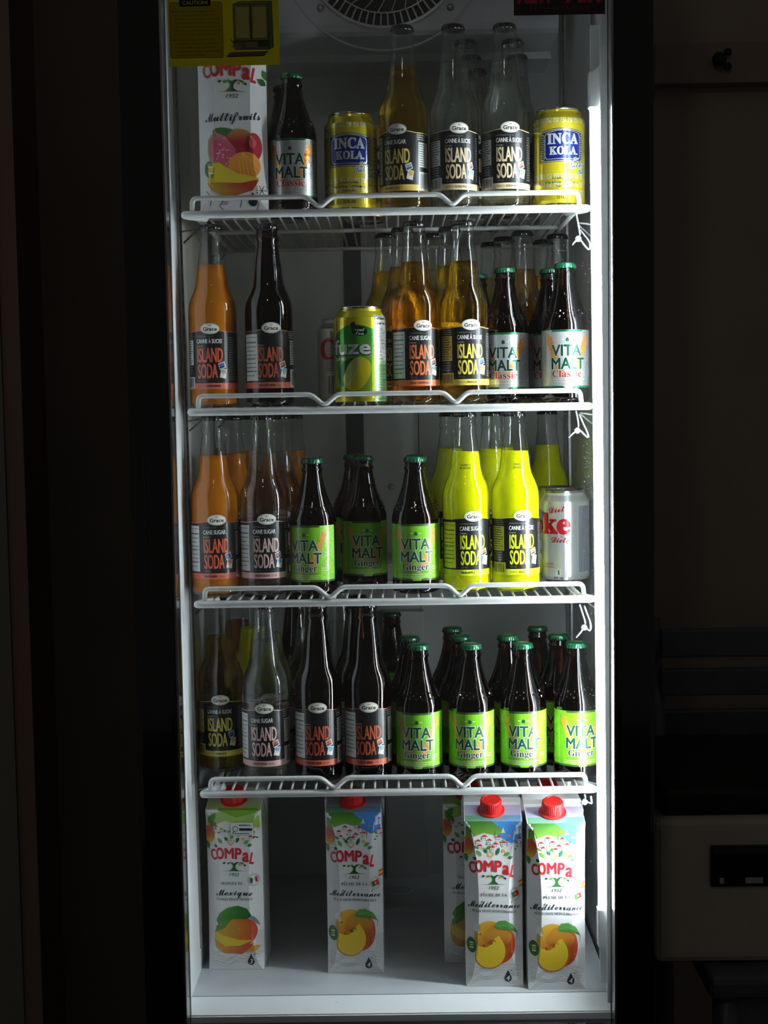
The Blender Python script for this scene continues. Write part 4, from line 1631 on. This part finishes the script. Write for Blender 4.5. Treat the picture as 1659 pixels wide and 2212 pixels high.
# maker's sticker at the top right
a = Art()
a.rect(0, 0, 192 * cs, 84 * cs, (10, 10, 20), 0)
a.text('NEW', 5.0 * 1.0, 26 * cs, 30 * cs, (190, 30, 56), 2, w=80 * cs, off=.05, shear=.35)
a.text('AIR', 110 * cs, 26 * cs, 30 * cs, (190, 30, 56), 2, w=74 * cs, off=.05, shear=.35)
for s in range(8):
    q = s * pi / 4
    a.stroke([(102 * cs, 38 * cs), (102 * cs + 6 * cs * cos(q), 38 * cs + 6 * cs * sin(q))], .5, (170, 150, 60), 3)
a.text('R E F R I G E R A T I O N', 96 * cs, 12 * cs, 6 * cs, (150, 30, 44), 2, w=124 * cs, cx=True, res=3)
o2 = at(1110, 34, 1.6568)
dpart(link('maker_sticker', a.mesh('maker_sticker', M['flat'], lambda u, z, l: (o2.x + u * .001, 1.6568 - .0002 - l * .001, o2.z + z * .001), None, step=.03)))


# ------------------------------------------------------------------ wire shelves
SHELF_WORD = {1: 'top', 2: 'second', 3: 'third', 4: 'lowest'}
S_XL, S_XR = -.2440, .2495
wire_me = tube_mesh('shelf_wire', round_path([(0, YF - .001, .0035), (0, YF + .004, .0062), (0, YF + .012, .0062), (0, 2.165, .0062)], .004, 2), .0016, M['wire'], 6)
for k in (1, 2, 3, 4):
    x0, x1 = S_XL + SHELF_DX[k], S_XR + SHELF_DX[k]
    z = SZ[k]
    root = thing('wire_shelf', (0, YF, z), {
        1: 'topmost white wire shelf, seen from below with its crossbars showing',
        2: 'white wire shelf at eye level under the green iced tea can, seen edge on',
        3: 'white wire shelf below the bright yellow-green sodas, third from the top',
        4: 'lowest white wire shelf, just above the red carton caps'}[k], 'shelf', 'white wire shelves in the fridge')

    def sp(o):
        o.parent = root
        o.location = Vector(o.location) + Vector((0, -YF, 0))
        return o
    fr = tube_mesh('front_bar', round_path([(x0 + .022, YF + .035, 0), (x0 + .004, YF + .010, 0), (x0, YF + .002, 0), (x0 + .003, YF, 0), (x1 - .003, YF, 0), (x1, YF + .002, 0), (x1 - .004, YF + .010, 0), (x1 - .022, YF + .035, 0)], .006, 4), .0048, M['wire'], 12)
    sp(link('front_bar', fr))
    w = (x1 - x0) / 875.0
    c = (x0 + x1) / 2
    g = lambda px: c + px * w
    path = [(g(-420), YF + .001, .002), (g(-418), YF - .001, .0195), (g(-172), YF - .001, .0195), (g(-143), YF - .002, .0055), (g(-128), YF - .001, .0195) if False else (g(-114), YF - .001, .0195),
            (g(118), YF - .001, .0195), (g(144), YF - .002, .0055), (g(170), YF - .001, .0195), (g(415), YF - .001, .0195), (g(419), YF + .001, .002)]
    sp(link('guard_rail', tube_mesh('guard_rail', round_path(path, .0062, 5), .0031, M['wire'], 10)))
    for xx in (x0 + .012, x1 - .012):
        sp(link('side_bar', tube_mesh('side_bar', [(xx, YF + .015, 0), (xx, 2.168, 0)], .003, M['wire'], 8)))
    for yy in (1.945, 2.165):
        sp(link('cross_bar', tube_mesh('cross_bar', [(x0 + .012, yy, 0.0015), (x1 - .012, yy, 0.0015)], .003, M['wire'], 8)))
    nw = 31
    for i in range(nw):
        xx = x0 + .022 + (x1 - x0 - .044) * i / (nw - 1)
        o = link('shelf_wire', wire_me, root)
        o.location = (xx, -YF, -.0022)
    # clips of the shelf on the standards
    for s, wx in ((-1, XL), (1, XR)):
        wx = wx - LEAN * (z - 1.35)
        for yy in (1.83, 2.13):
            pts = [(wx - s * .0046, yy - .008, -.012), (wx - s * .022, yy - .004, -.0085), (wx - s * .024, yy + .004, -.0085), (wx - s * .0046, yy + .012, -.024)]
            sp(link('shelf_clip', tube_mesh('shelf_clip', round_path(pts, .006, 3), .0012, M['steel' if s < 0 else 'wire'], 6)))

# cable ties at the right end of each shelf
TIES = [
    ([(1244, 458), (1249, 485), (1254, 512)], (1249, 516), [(1240, 524), (1236, 529)], [(1254, 518), (1264, 530), (1272, 537), (1277, 537), (1279, 520), (1268, 505), (1260, 492)]),
    ([(1244, 888), (1248, 905), (1250, 925)], (1247, 930), [(1238, 936), (1228, 945)], [(1254, 930), (1262, 938), (1274, 948), (1272, 934), (1262, 912), (1256, 895)]),
    ([(1252, 1306), (1260, 1330), (1266, 1350)], (1262, 1355), [(1254, 1366), (1244, 1377)], [(1268, 1358), (1276, 1366), (1279, 1350), (1270, 1326), (1266, 1312)]),
    ([(1263, 1716), (1265, 1726)], (1263, 1732), [(1258, 1735), (1256, 1738)], [(1268, 1732), (1274, 1736), (1281, 1741), (1279, 1725)]),
]
for k, (st_, hd, tail, loop) in enumerate(TIES):
    Yt = YF - .008
    P = lambda q, dy=0: at(q[0], q[1], Yt + dy)
    h = P(hd)
    root = thing('cable_tie', (h.x, Yt, h.z), 'looped white nylon cable tie hanging from the right end of the %s wire shelf' % SHELF_WORD[k + 1], 'cable tie', 'cable ties at the shelf ends')
    loc = lambda pts, dy=0: [P(q, dy) - Vector((h.x, Yt, h.z)) for q in pts]
    pts = loc(st_)
    bm = bmesh.new()
    tube_into(bm, round_path(pts + [Vector((0, 0, 0))], .01, 3), .0011, 6, 1.6)
    lp = loc(loop)
    for i, v in enumerate(lp):
        v.y += .004 * i
    tube_into(bm, round_path([Vector((0, 0, 0))] + lp, .01, 3), .0009, 6, 1.6)
    link('strap', finish(bm, 'tie_strap', M['nylon'], True), root)
    link('tail', tube_mesh('tie_tail', [Vector((0, -.001, 0))] + loc(tail), .0011, M['nylon'], 6, 1.4), root)
    bm = bmesh.new()
    box_into(bm, -.0033, .0033, -.003, .003, -.0033, .0033)
    bmesh.ops.bevel(bm, geom=list(bm.edges), offset=.0012, segments=2, affect='EDGES')
    hh = link('lock_head', finish(bm, 'tie_head', M['nylon']), root)
    hh.rotation_euler = (0, radians(40), 0)

# ------------------------------------------------------------------ drinks
LIQ_OF = {'mandarin_en': 'mandarin', 'mandarin_fr': 'mandarin', 'cream_en': 'clear', 'cream_fr': 'clear', 'kola_en': 'amber_red', 'mango_fr': 'amber', 'gold_en': 'amber', 'pine_en': 'pineapple', 'pine_fr': 'pineapple', 'ginger': 'malt'}


def place(px, k, Y, h=0.0):
    z = WIRE_TOP[k] if k else FLOOR_Z
    return (x_for(px, z, Y), Y, z + .0003)


def soda(v, k, px, Y, rot, label, group):
    o = thing('soda_bottle', place(px, k, Y), label, 'bottle', group, radians(rot))
    dark = v == 'ginger'
    link('bottle_glass', GLASS['brown' if dark else 'clear'], o)
    link('drink', LIQ[LIQ_OF[v]], o)
    link('label_sleeve', grace_label(v), o)
    link('crown_cap', CROWN_G, o, (0, 0, .2225))
    if v.startswith('pine') and Y < 1.85:
        d = link('date_code', DATE_CODE, o)
        d.rotation_euler = (0, 0, radians(-14 if v == 'pine_en' else 2))
    return o


def malt(v, k, px, Y, rot, label, group):
    o = thing('malt_bottle', place(px, k, Y), label, 'bottle', group, radians(rot))
    link('bottle_glass', GLASS['stubby'], o)
    link('drink', LIQ['stubby'], o)
    link('moulded_knobs', DOTS, o)
    link('label_sleeve', vita_label(v), o)
    cp = link('crown_cap', CROWN_V, o, (0, 0, .1665))
    link('crown_print', CROWN_PRINT, cp)
    return o


def can(v, k, px, Y, rot, label, group, cat='can'):
    o = thing('drink_can', place(px, k, Y), label, cat, group, radians(rot))
    link('can_body', CAN_BODY, o)
    link('can_print', CANART[v], o)
    link('can_lid', CAN_LID, o)
    return o


def carton(v, k, px, Y, rot, label, group, s=1.0):
    z = WIRE_TOP[k] if k else FLOOR_Z
    o = thing('juice_carton', (x_for(px, z, Y), Y + CW * .0005 * s, z + .0003), label, 'juice carton', group, radians(rot))
    for nm, me, loc, ex in (('carton_body', CARTON_BODY, (0, 0, 0), 0), ('carton_print', CARTART[v], (0, 0, 0), 0), ('screw_cap', SCREW_CAP, (-.002, -.014, (CH + 7.4) * .001), 1)):
        p = link(nm, me, o, tuple(c * s for c in loc))
        p.scale = (s, s, s)
        if ex:
            p.rotation_euler = (radians(17), 0, 0)
    return o


G1, G2, G3, G4 = ('drinks on the top wire shelf', 'drinks on the second wire shelf', 'drinks on the third wire shelf', 'drinks on the lowest wire shelf')
# top shelf
carton('multi', 1, 503, 1.775, 3, 'white juice carton with pink guava, orange and mango picture, half behind the yellow sticker', G1, 1.15)
malt('classic', 1, 636, 1.808, -4, 'brown malt bottle with silver label on top shelf, right of the juice carton', G1)
malt('classic', 1, 618, 1.875, 0, 'dark malt bottle mostly hidden behind the silver labelled malt on the top shelf', G1)
can('inca', 1, 760, 1.815, -2, 'gold cola can with blue badge right of the silver labelled malt, top shelf', G1)
can('inca', 1, 792, 1.90, 30, 'gold can peeking out behind the left gold cola can on the top shelf', G1)
soda('gold_en', 1, 874, 1.808, -22, 'golden soda bottle with black label and yellow letters, leftmost tall bottle on top shelf', G1)
soda('cream_fr', 1, 983, 1.808, 4, 'clear soda bottle with cream letters, middle of three tall top shelf bottles', G1)
soda('cream_fr', 1, 1093, 1.808, 2, 'clear soda bottle with cream letters touching the right gold can, top shelf', G1)
can('inca', 1, 1207, 1.808, 4, 'gold cola can with blue badge at right end of the top shelf', G1)
soda('cream_fr', 1, 1010, 1.885, 10, 'clear soda bottle in second row behind the middle clear soda of the top shelf', G1)
soda('cream_fr', 1, 1020, 1.965, 0, 'clear soda bottle in third row of top shelf, black crown between necks', G1)
soda('cream_fr', 1, 1032, 2.045, 0, 'clear soda bottle farthest back on top shelf, neck seen between clear sodas', G1)
soda('cream_fr', 1, 1111, 1.885, 0, 'clear soda bottle directly behind the right clear soda, top shelf', G1)
soda('cream_fr', 1, 1119, 1.967, 0, 'clear soda bottle third in line behind the right clear soda of the top shelf', G1)
# second shelf
soda('mandarin_fr', 2, 464, 1.808, -6, 'orange soda bottle in front at left end of the second shelf', G2)
soda('ginger', 2, 584, 1.808, 5, 'brown glass ginger beer bottle beside the orange soda on the second shelf', G2)
can('coke', 2, 738, 2.04, 54, 'silver can with red letter C, far back behind the green iced tea can', G2)
can('fuze', 2, 780, 1.795, -20, 'green and yellow lemon iced tea can on the second shelf', G2)
soda('kola_en', 2, 900, 1.808, 12, 'amber soda bottle with orange letters, right of the green iced tea can', G2)
soda('mango_fr', 2, 1005, 1.808, 8, 'golden soda bottle with yellow letters in the middle right of the second shelf', G2)
malt('classic', 2, 1093, 1.843, -10, 'malt bottle with silver label touching the golden mango soda on the second shelf', G2)
malt('classic', 2, 1190, 1.866, -14, 'silver label malt bottle peeking between the two front malts of the second shelf', G2)
malt('classic', 2, 1222, 1.794, -2, 'silver label malt bottle with bright green crown, right end of second shelf', G2)
malt('classic', 2, 1034, 1.925, 0, 'malt bottle behind the yellow lettered mango soda, only green crown edge showing', G2)
soda('gold_en', 2, 838, 1.926, -14, 'golden soda bottle behind and left of the orange lettered amber soda, second shelf', G2)
soda('gold_en', 2, 874, 1.868, -20, 'golden soda bottle wedged directly behind the orange lettered amber soda, second shelf', G2)
soda('cream_fr', 2, 938, 1.935, 5, 'clear soda bottle seen between the amber and golden sodas of the second shelf', G2)
soda('gold_en', 2, 975, 1.868, 5, 'golden soda bottle directly behind the yellow lettered mango soda, second shelf', G2)
soda('gold_en', 2, 1064, 2.05, 5, 'golden soda bottle farthest back on the second shelf, above the left silver malt', G2)
soda('cream_fr', 2, 1092, 1.99, 5, 'clear soda bottle behind the green crown of the left silver malt', G2)
soda('kola_en', 2, 1131, 1.927, 5, 'amber soda bottle standing behind the gap between the two silver malts, second shelf', G2)
soda('gold_en', 2, 1176, 2.03, 5, 'golden soda bottle in back row left of the right hand amber neck, second shelf', G2)
soda('kola_en', 2, 1206, 1.967, 5, 'amber soda bottle rising behind the rightmost silver malt, second shelf', G2)
# third shelf
soda('mandarin_en', 3, 468, 1.808, 6, 'orange soda bottle in front at left end of the third shelf', G3)
soda('cream_en', 3, 574, 1.808, 6, 'clear soda bottle with pale pink letters beside the orange one on the third shelf', G3)
malt('ginger', 3, 679, 1.808, -20, 'brown malt bottle with lime green label, leftmost malt of the third shelf', G3)
malt('ginger', 3, 789, 1.865, 8, 'shaded green label malt bottle set back in the middle of the third shelf', G3)
malt('ginger', 3, 768, 1.93, 0, 'malt bottle hidden behind the shaded middle malt of the third shelf, crown edge visible', G3)
malt('ginger', 3, 899, 1.808, 0, 'green label malt bottle left of the bright yellow-green sodas on the third shelf', G3)
malt('ginger', 3, 903, 1.875, 0, 'malt bottle directly behind the green label malt beside the yellow-green sodas', G3)
soda('pine_en', 3, 1009, 1.808, 10, 'bright yellow-green pineapple soda bottle, left of the pair on the third shelf', G3)
soda('pine_fr', 3, 1115, 1.808, 8, 'bright yellow-green pineapple soda bottle, right of the pair, next to the silver can', G3)
can('coke', 3, 1220, 1.90, -38, 'silver diet cola can with red script at the right end of the third shelf', G3)
can('coke', 3, 1203, 1.975, 0, 'silver can tucked behind the diet cola can on the third shelf', G3)
soda('mandarin_en', 3, 508, 1.88, 0, 'orange soda bottle in second row behind left pair of third shelf', G3)
soda('mandarin_en', 3, 543, 1.955, 0, 'orange soda bottle in third row behind the pink lettered clear soda, third shelf', G3)
soda('cream_en', 3, 610, 1.89, 0, 'clear soda bottle standing right behind the pink lettered clear soda, third shelf', G3)
soda('mandarin_en', 3, 638, 1.972, 0, 'orange soda bottle in back, neck left of leftmost green malt, third shelf', G3)
soda('pine_en', 3, 976, 1.938, 0, 'pineapple soda bottle behind the left bright pineapple soda, neck edge showing', G3)
soda('pine_en', 3, 1066, 1.907, 0, 'pineapple soda bottle behind the gap between the two bright pineapple sodas', G3)
soda('pine_fr', 3, 1086, 1.975, 0, 'pineapple soda bottle third deep behind the right bright pineapple soda', G3)
soda('pine_en', 3, 1184, 2.06, 0, 'shaded pineapple soda bottle at the back right, above the silver diet cola can', G3)
# lowest wire shelf
soda('mango_fr', 4, 482, 1.865, -2, 'dim golden soda bottle with yellow letters at the left end of the lowest shelf', G4)
soda('cream_en', 4, 577, 1.808, -4, 'clear soda bottle with pale pink letters in front on the lowest shelf', G4)
soda('ginger', 4, 690, 1.808, -4, 'brown ginger beer bottle with red letters beside the clear soda on the lowest shelf', G4)
soda('ginger', 4, 797, 1.808, -2, 'brown ginger beer bottle with orange letters left of the green malts, lowest shelf', G4)
GM = 'green label malt bottles on the lowest wire shelf'
malt('ginger', 4, 907, 1.808, -7, 'green label malt bottle beside the ginger beers, front row of lowest shelf', GM)
malt('ginger', 4, 1020, 1.808, -7, 'green label malt bottle, second from left in lowest shelf front row', GM)
malt('ginger', 4, 1131, 1.808, -4, 'green label malt bottle, third from left in lowest shelf front row', GM)
malt('ginger', 4, 1246, 1.808, 6, 'green label malt bottle partly hidden by the light tube, lowest shelf', GM)
malt('ginger', 4, 888, 1.872, 0, 'malt bottle in second row behind the first front malt of the lowest shelf', GM)
malt('ginger', 4, 998, 1.872, 0, 'malt bottle in second row behind the second front malt of the lowest shelf', GM)
malt('ginger', 4, 1099, 1.872, 0, 'malt bottle in second row left behind the third front malt of the lowest shelf', GM)
malt('ginger', 4, 1208, 1.872, 0, 'malt bottle in second row left behind the light side malt of the lowest shelf', GM)
malt('ginger', 4, 980, 1.943, 0, 'malt bottle in third row, highest green crown left of centre right, lowest shelf', GM)
malt('ginger', 4, 1163, 1.943, 0, 'malt bottle in third row, highest green crown on the right of the lowest shelf', GM)
malt('ginger', 4, 850, 2.10, 10, 'lone malt bottle far back on the lowest shelf, beside the right brown ginger beer', GM)
soda('mandarin_fr', 4, 520, 2.0, 0, 'orange soda bottle deep behind the dim golden soda of the lowest shelf', G4)
soda('pine_fr', 4, 552, 1.932, 0, 'shaded pineapple soda bottle behind the clear soda of the lowest shelf', G4)
soda('cream_en', 4, 586, 1.872, 0, 'clear soda bottle in second row right behind the front clear soda, lowest shelf', G4)
soda('ginger', 4, 644, 1.968, 0, 'brown ginger beer bottle in the dark behind, between clear soda and red lettered bottle', G4)
soda('cream_fr', 4, 673, 1.905, 0, 'clear soda bottle peeking left behind the red lettered ginger beer, lowest shelf', G4)
soda('cream_fr', 4, 738, 1.96, 0, 'clear soda bottle in the back between the two front ginger beers, lowest shelf', G4)
soda('ginger', 4, 775, 1.875, 0, 'brown ginger beer bottle directly behind the orange lettered one, lowest shelf', G4)
# fridge floor
GB = 'juice cartons on the fridge floor'
carton('mango', 0, 514, 1.822, -3, 'white mango juice carton with red mango picture at the left on the fridge floor', GB)
carton('peach', 0, 770, 1.805, -1, 'white peach juice carton standing alone in the middle of the fridge floor', GB)
carton('peach', 0, 1071, 1.757, -2, 'white peach juice carton, left one of the front pair on the right', GB)
carton('peach', 0, 1203, 1.745, 1, 'white peach juice carton in front, nearest the light tube on fridge floor', GB)
carton('mango', 0, 1022, 1.835, -2, 'white mango juice carton half hidden behind the left carton of the front pair', GB)
carton('peach', 0, 1192, 1.83, 0, 'white peach juice carton behind the one nearest the light, red cap showing', GB)

# ------------------------------------------------------------------ the dark room
wallm = mat('brown_wall_paint', (168, 156, 143), 0.8, noise=0.12, scale=4)
darkm = mat('dark_panelling', (108, 104, 92), 0.7, noise=0.15, scale=5)
jamb = mat('pale_jamb_paint', (150, 124, 112), 0.7, noise=0.1, scale=4)
greym = mat('grey_jamb_paint', (140, 138, 128), 0.7, noise=0.1, scale=4)
structure(box('floor', mat('floor_tiles', (60, 54, 46), 0.5, noise=0.2, scale=5), -2.2, 2.2, -2.6, 2.62, -.05, 0))
structure(box('wall_back', wallm, -2.2, 2.2, 2.62, 2.70, 0, 2.8))


def slanted(name, m, pa, pb, pc, pd, Y, d):
    """board whose edges run through four photo points: top-left, top-right, bottom-right, bottom-left, extended upright"""
    q = [at(*p, Y) for p in (pa, pb, pc, pd)]
    bm = bmesh.new()
    f = [bm.verts.new((v.x, Y, v.z)) for v in q]
    g_ = [bm.verts.new((v.x, Y + d, v.z)) for v in q]
    bm.faces.new(f)
    bm.faces.new(g_[::-1])
    for i in range(4):
        bm.faces.new((f[i], g_[i], g_[(i + 1) % 4], f[(i + 1) % 4]))
    return structure(link(name, finish(bm, name, m)))


dz0 = at(150, 2212, 2.2)
structure(box('wall_alcove', darkm, at(50, 0, 2.2).x, -.34, 2.2, 2.26, 0, 2.8))
structure(box('trim_1', jamb, at(13, 1000, 2.06).x, at(52, 1000, 2.06).x, 2.06, 2.2, 0, 2.8))
structure(box('trim_2', greym, at(-260, 1000, 2.06).x, at(13, 1000, 2.06).x - .0005, 2.055, 2.2, 0, 2.8))
# rail with hooks high on the right
rl0, rl1 = at(1410, 186, 2.60), at(1410, 96, 2.60)
structure(box('trim_3', mat('reddish_rail', (150, 134, 122), 0.6, noise=0.1), rl0.x, 1.2, 2.585, 2.62, rl0.z, rl1.z, bev=.003))
knob = lathe_mesh('knob_mesh', [(4, 0), (4, 8), (9, 10), (10, 14), (7, 18), (1, 19)], M['black_matt'], 14)
for i, (px, py) in enumerate(((1549, 133), (1570, 115), (1570, 146))):
    p = at(px, py, 2.585)
    o = link('wall_hook', knob)
    o.location = (p.x, 2.585, p.z)
    o.rotation_euler = (pi / 2, 0, 0)
    s = 1.3 if i == 0 else .7
    o.scale = (s, s, s)
    o['label'] = ('larger dark hook, left one on the reddish wall rail', 'small dark hook, upper one on the reddish wall rail', 'small dark hook, lower one on the reddish wall rail')[i]
    o['category'] = 'hook'
    o['group'] = 'hooks on the wall rail'

# chair with a printer on its seat
YC = 2.30
cw = mat('dark_stained_wood', (92, 98, 112), 0.4, coat=.2, noise=0.2, scale=20)
cL = at(1432, 1640, YC).x
cR = cL + .46
seat_z = at(1500, 1972, 2.10).z
ch = thing('dark_chair', ((cL + cR) / 2, YC - .2, 0), 'dark slat back chair against the wall right of the fridge, carrying a pale printer', 'chair')


def cp(o):
    o.parent = ch
    o.matrix_parent_inverse = Matrix.Translation((-(cL + cR) / 2, -(YC - .2), 0))
    return o


topz = at(1440, 1334, YC + .09).z
for x in (cL, cR):
    me = tube_mesh('back_post', [(x, YC - .02, 0), (x, YC, seat_z), (x - .004, YC + .09, topz)], .017, cw, 10)
    cp(link('back_post', me))
for z0, z1 in ((1356, 1418), (1442, 1500), (1530, 1586)):
    za, zb = at(1500, z1, YC + .06).z, at(1500, z0, YC + .06).z
    cp(box('back_slat', cw, cL + .005, cR - .005, YC + .045, YC + .062, za, zb, bev=.004))
cp(box('seat', cw, cL - .02, cR + .02, YC - .44, YC + .0, seat_z - .035, seat_z, bev=.012, seg=3))
for x in (cL + .005, cR - .005):
    cp(link('front_leg', tube_mesh('front_leg', [(x, YC - .42, 0), (x + .004, YC - .41, seat_z - .03)], .019, cw, 10)))
cp(box('apron', cw, cL, cR, YC - .425, YC - .405, seat_z - .085, seat_z - .03, bev=.003))

pm = mat('printer_plastic', (196, 192, 176), 0.5, noise=0.05)
px0 = at(1412, 1900, 1.90).x
pz1 = at(1500, 1766, 1.90).z
pr = thing('printer', (px0 + .2, 2.05, seat_z), 'pale boxy printer with dark front display and black lid standing on the chair', 'printer')


def pp(o):
    o.parent = pr
    o.matrix_parent_inverse = Matrix.Translation((-(px0 + .2), -2.05, -seat_z))
    return o


pp(box('printer_body', pm, px0, px0 + .42, 1.90, 2.24, seat_z + .0005, pz1, bev=.018, seg=4))
pp(box('scanner_lid', M['black_matt'], px0 + .012, px0 + .41, 1.905, 2.23, pz1, pz1 + .038, bev=.014, seg=4))
d0, d1 = at(1534, 1915, 1.899), at(1534, 1826, 1.899)
dsp = pp(box('display_panel', mat('dark_display', (14, 18, 24), .15, coat=.4, noise=.1), d0.x, d0.x + .2, 1.896, 1.906, d0.z, d1.z, bev=.002))
link('display_bar', box('display_bar', mat('teal_strip', (24, 60, 56), .4, noise=.05), d0.x + .003, d0.x + .19, 1.8952, 1.897, d1.z - .011, d1.z - .003).data).parent = None
for o in [x for x in bpy.data.objects if x.name.startswith('display_bar')]:
    if o.name == 'display_bar':
        pp(o)
    else:
        bpy.data.objects.remove(o)
bx0 = d0.x + .012
for i in range(2):
    pp(box('panel_button', pm, bx0 + i * .035, bx0 + i * .035 + (.006, .024)[i], 1.8945, 1.897, d0.z + .005, d0.z + .013, bev=.0008))

bpy.context.view_layer.update()
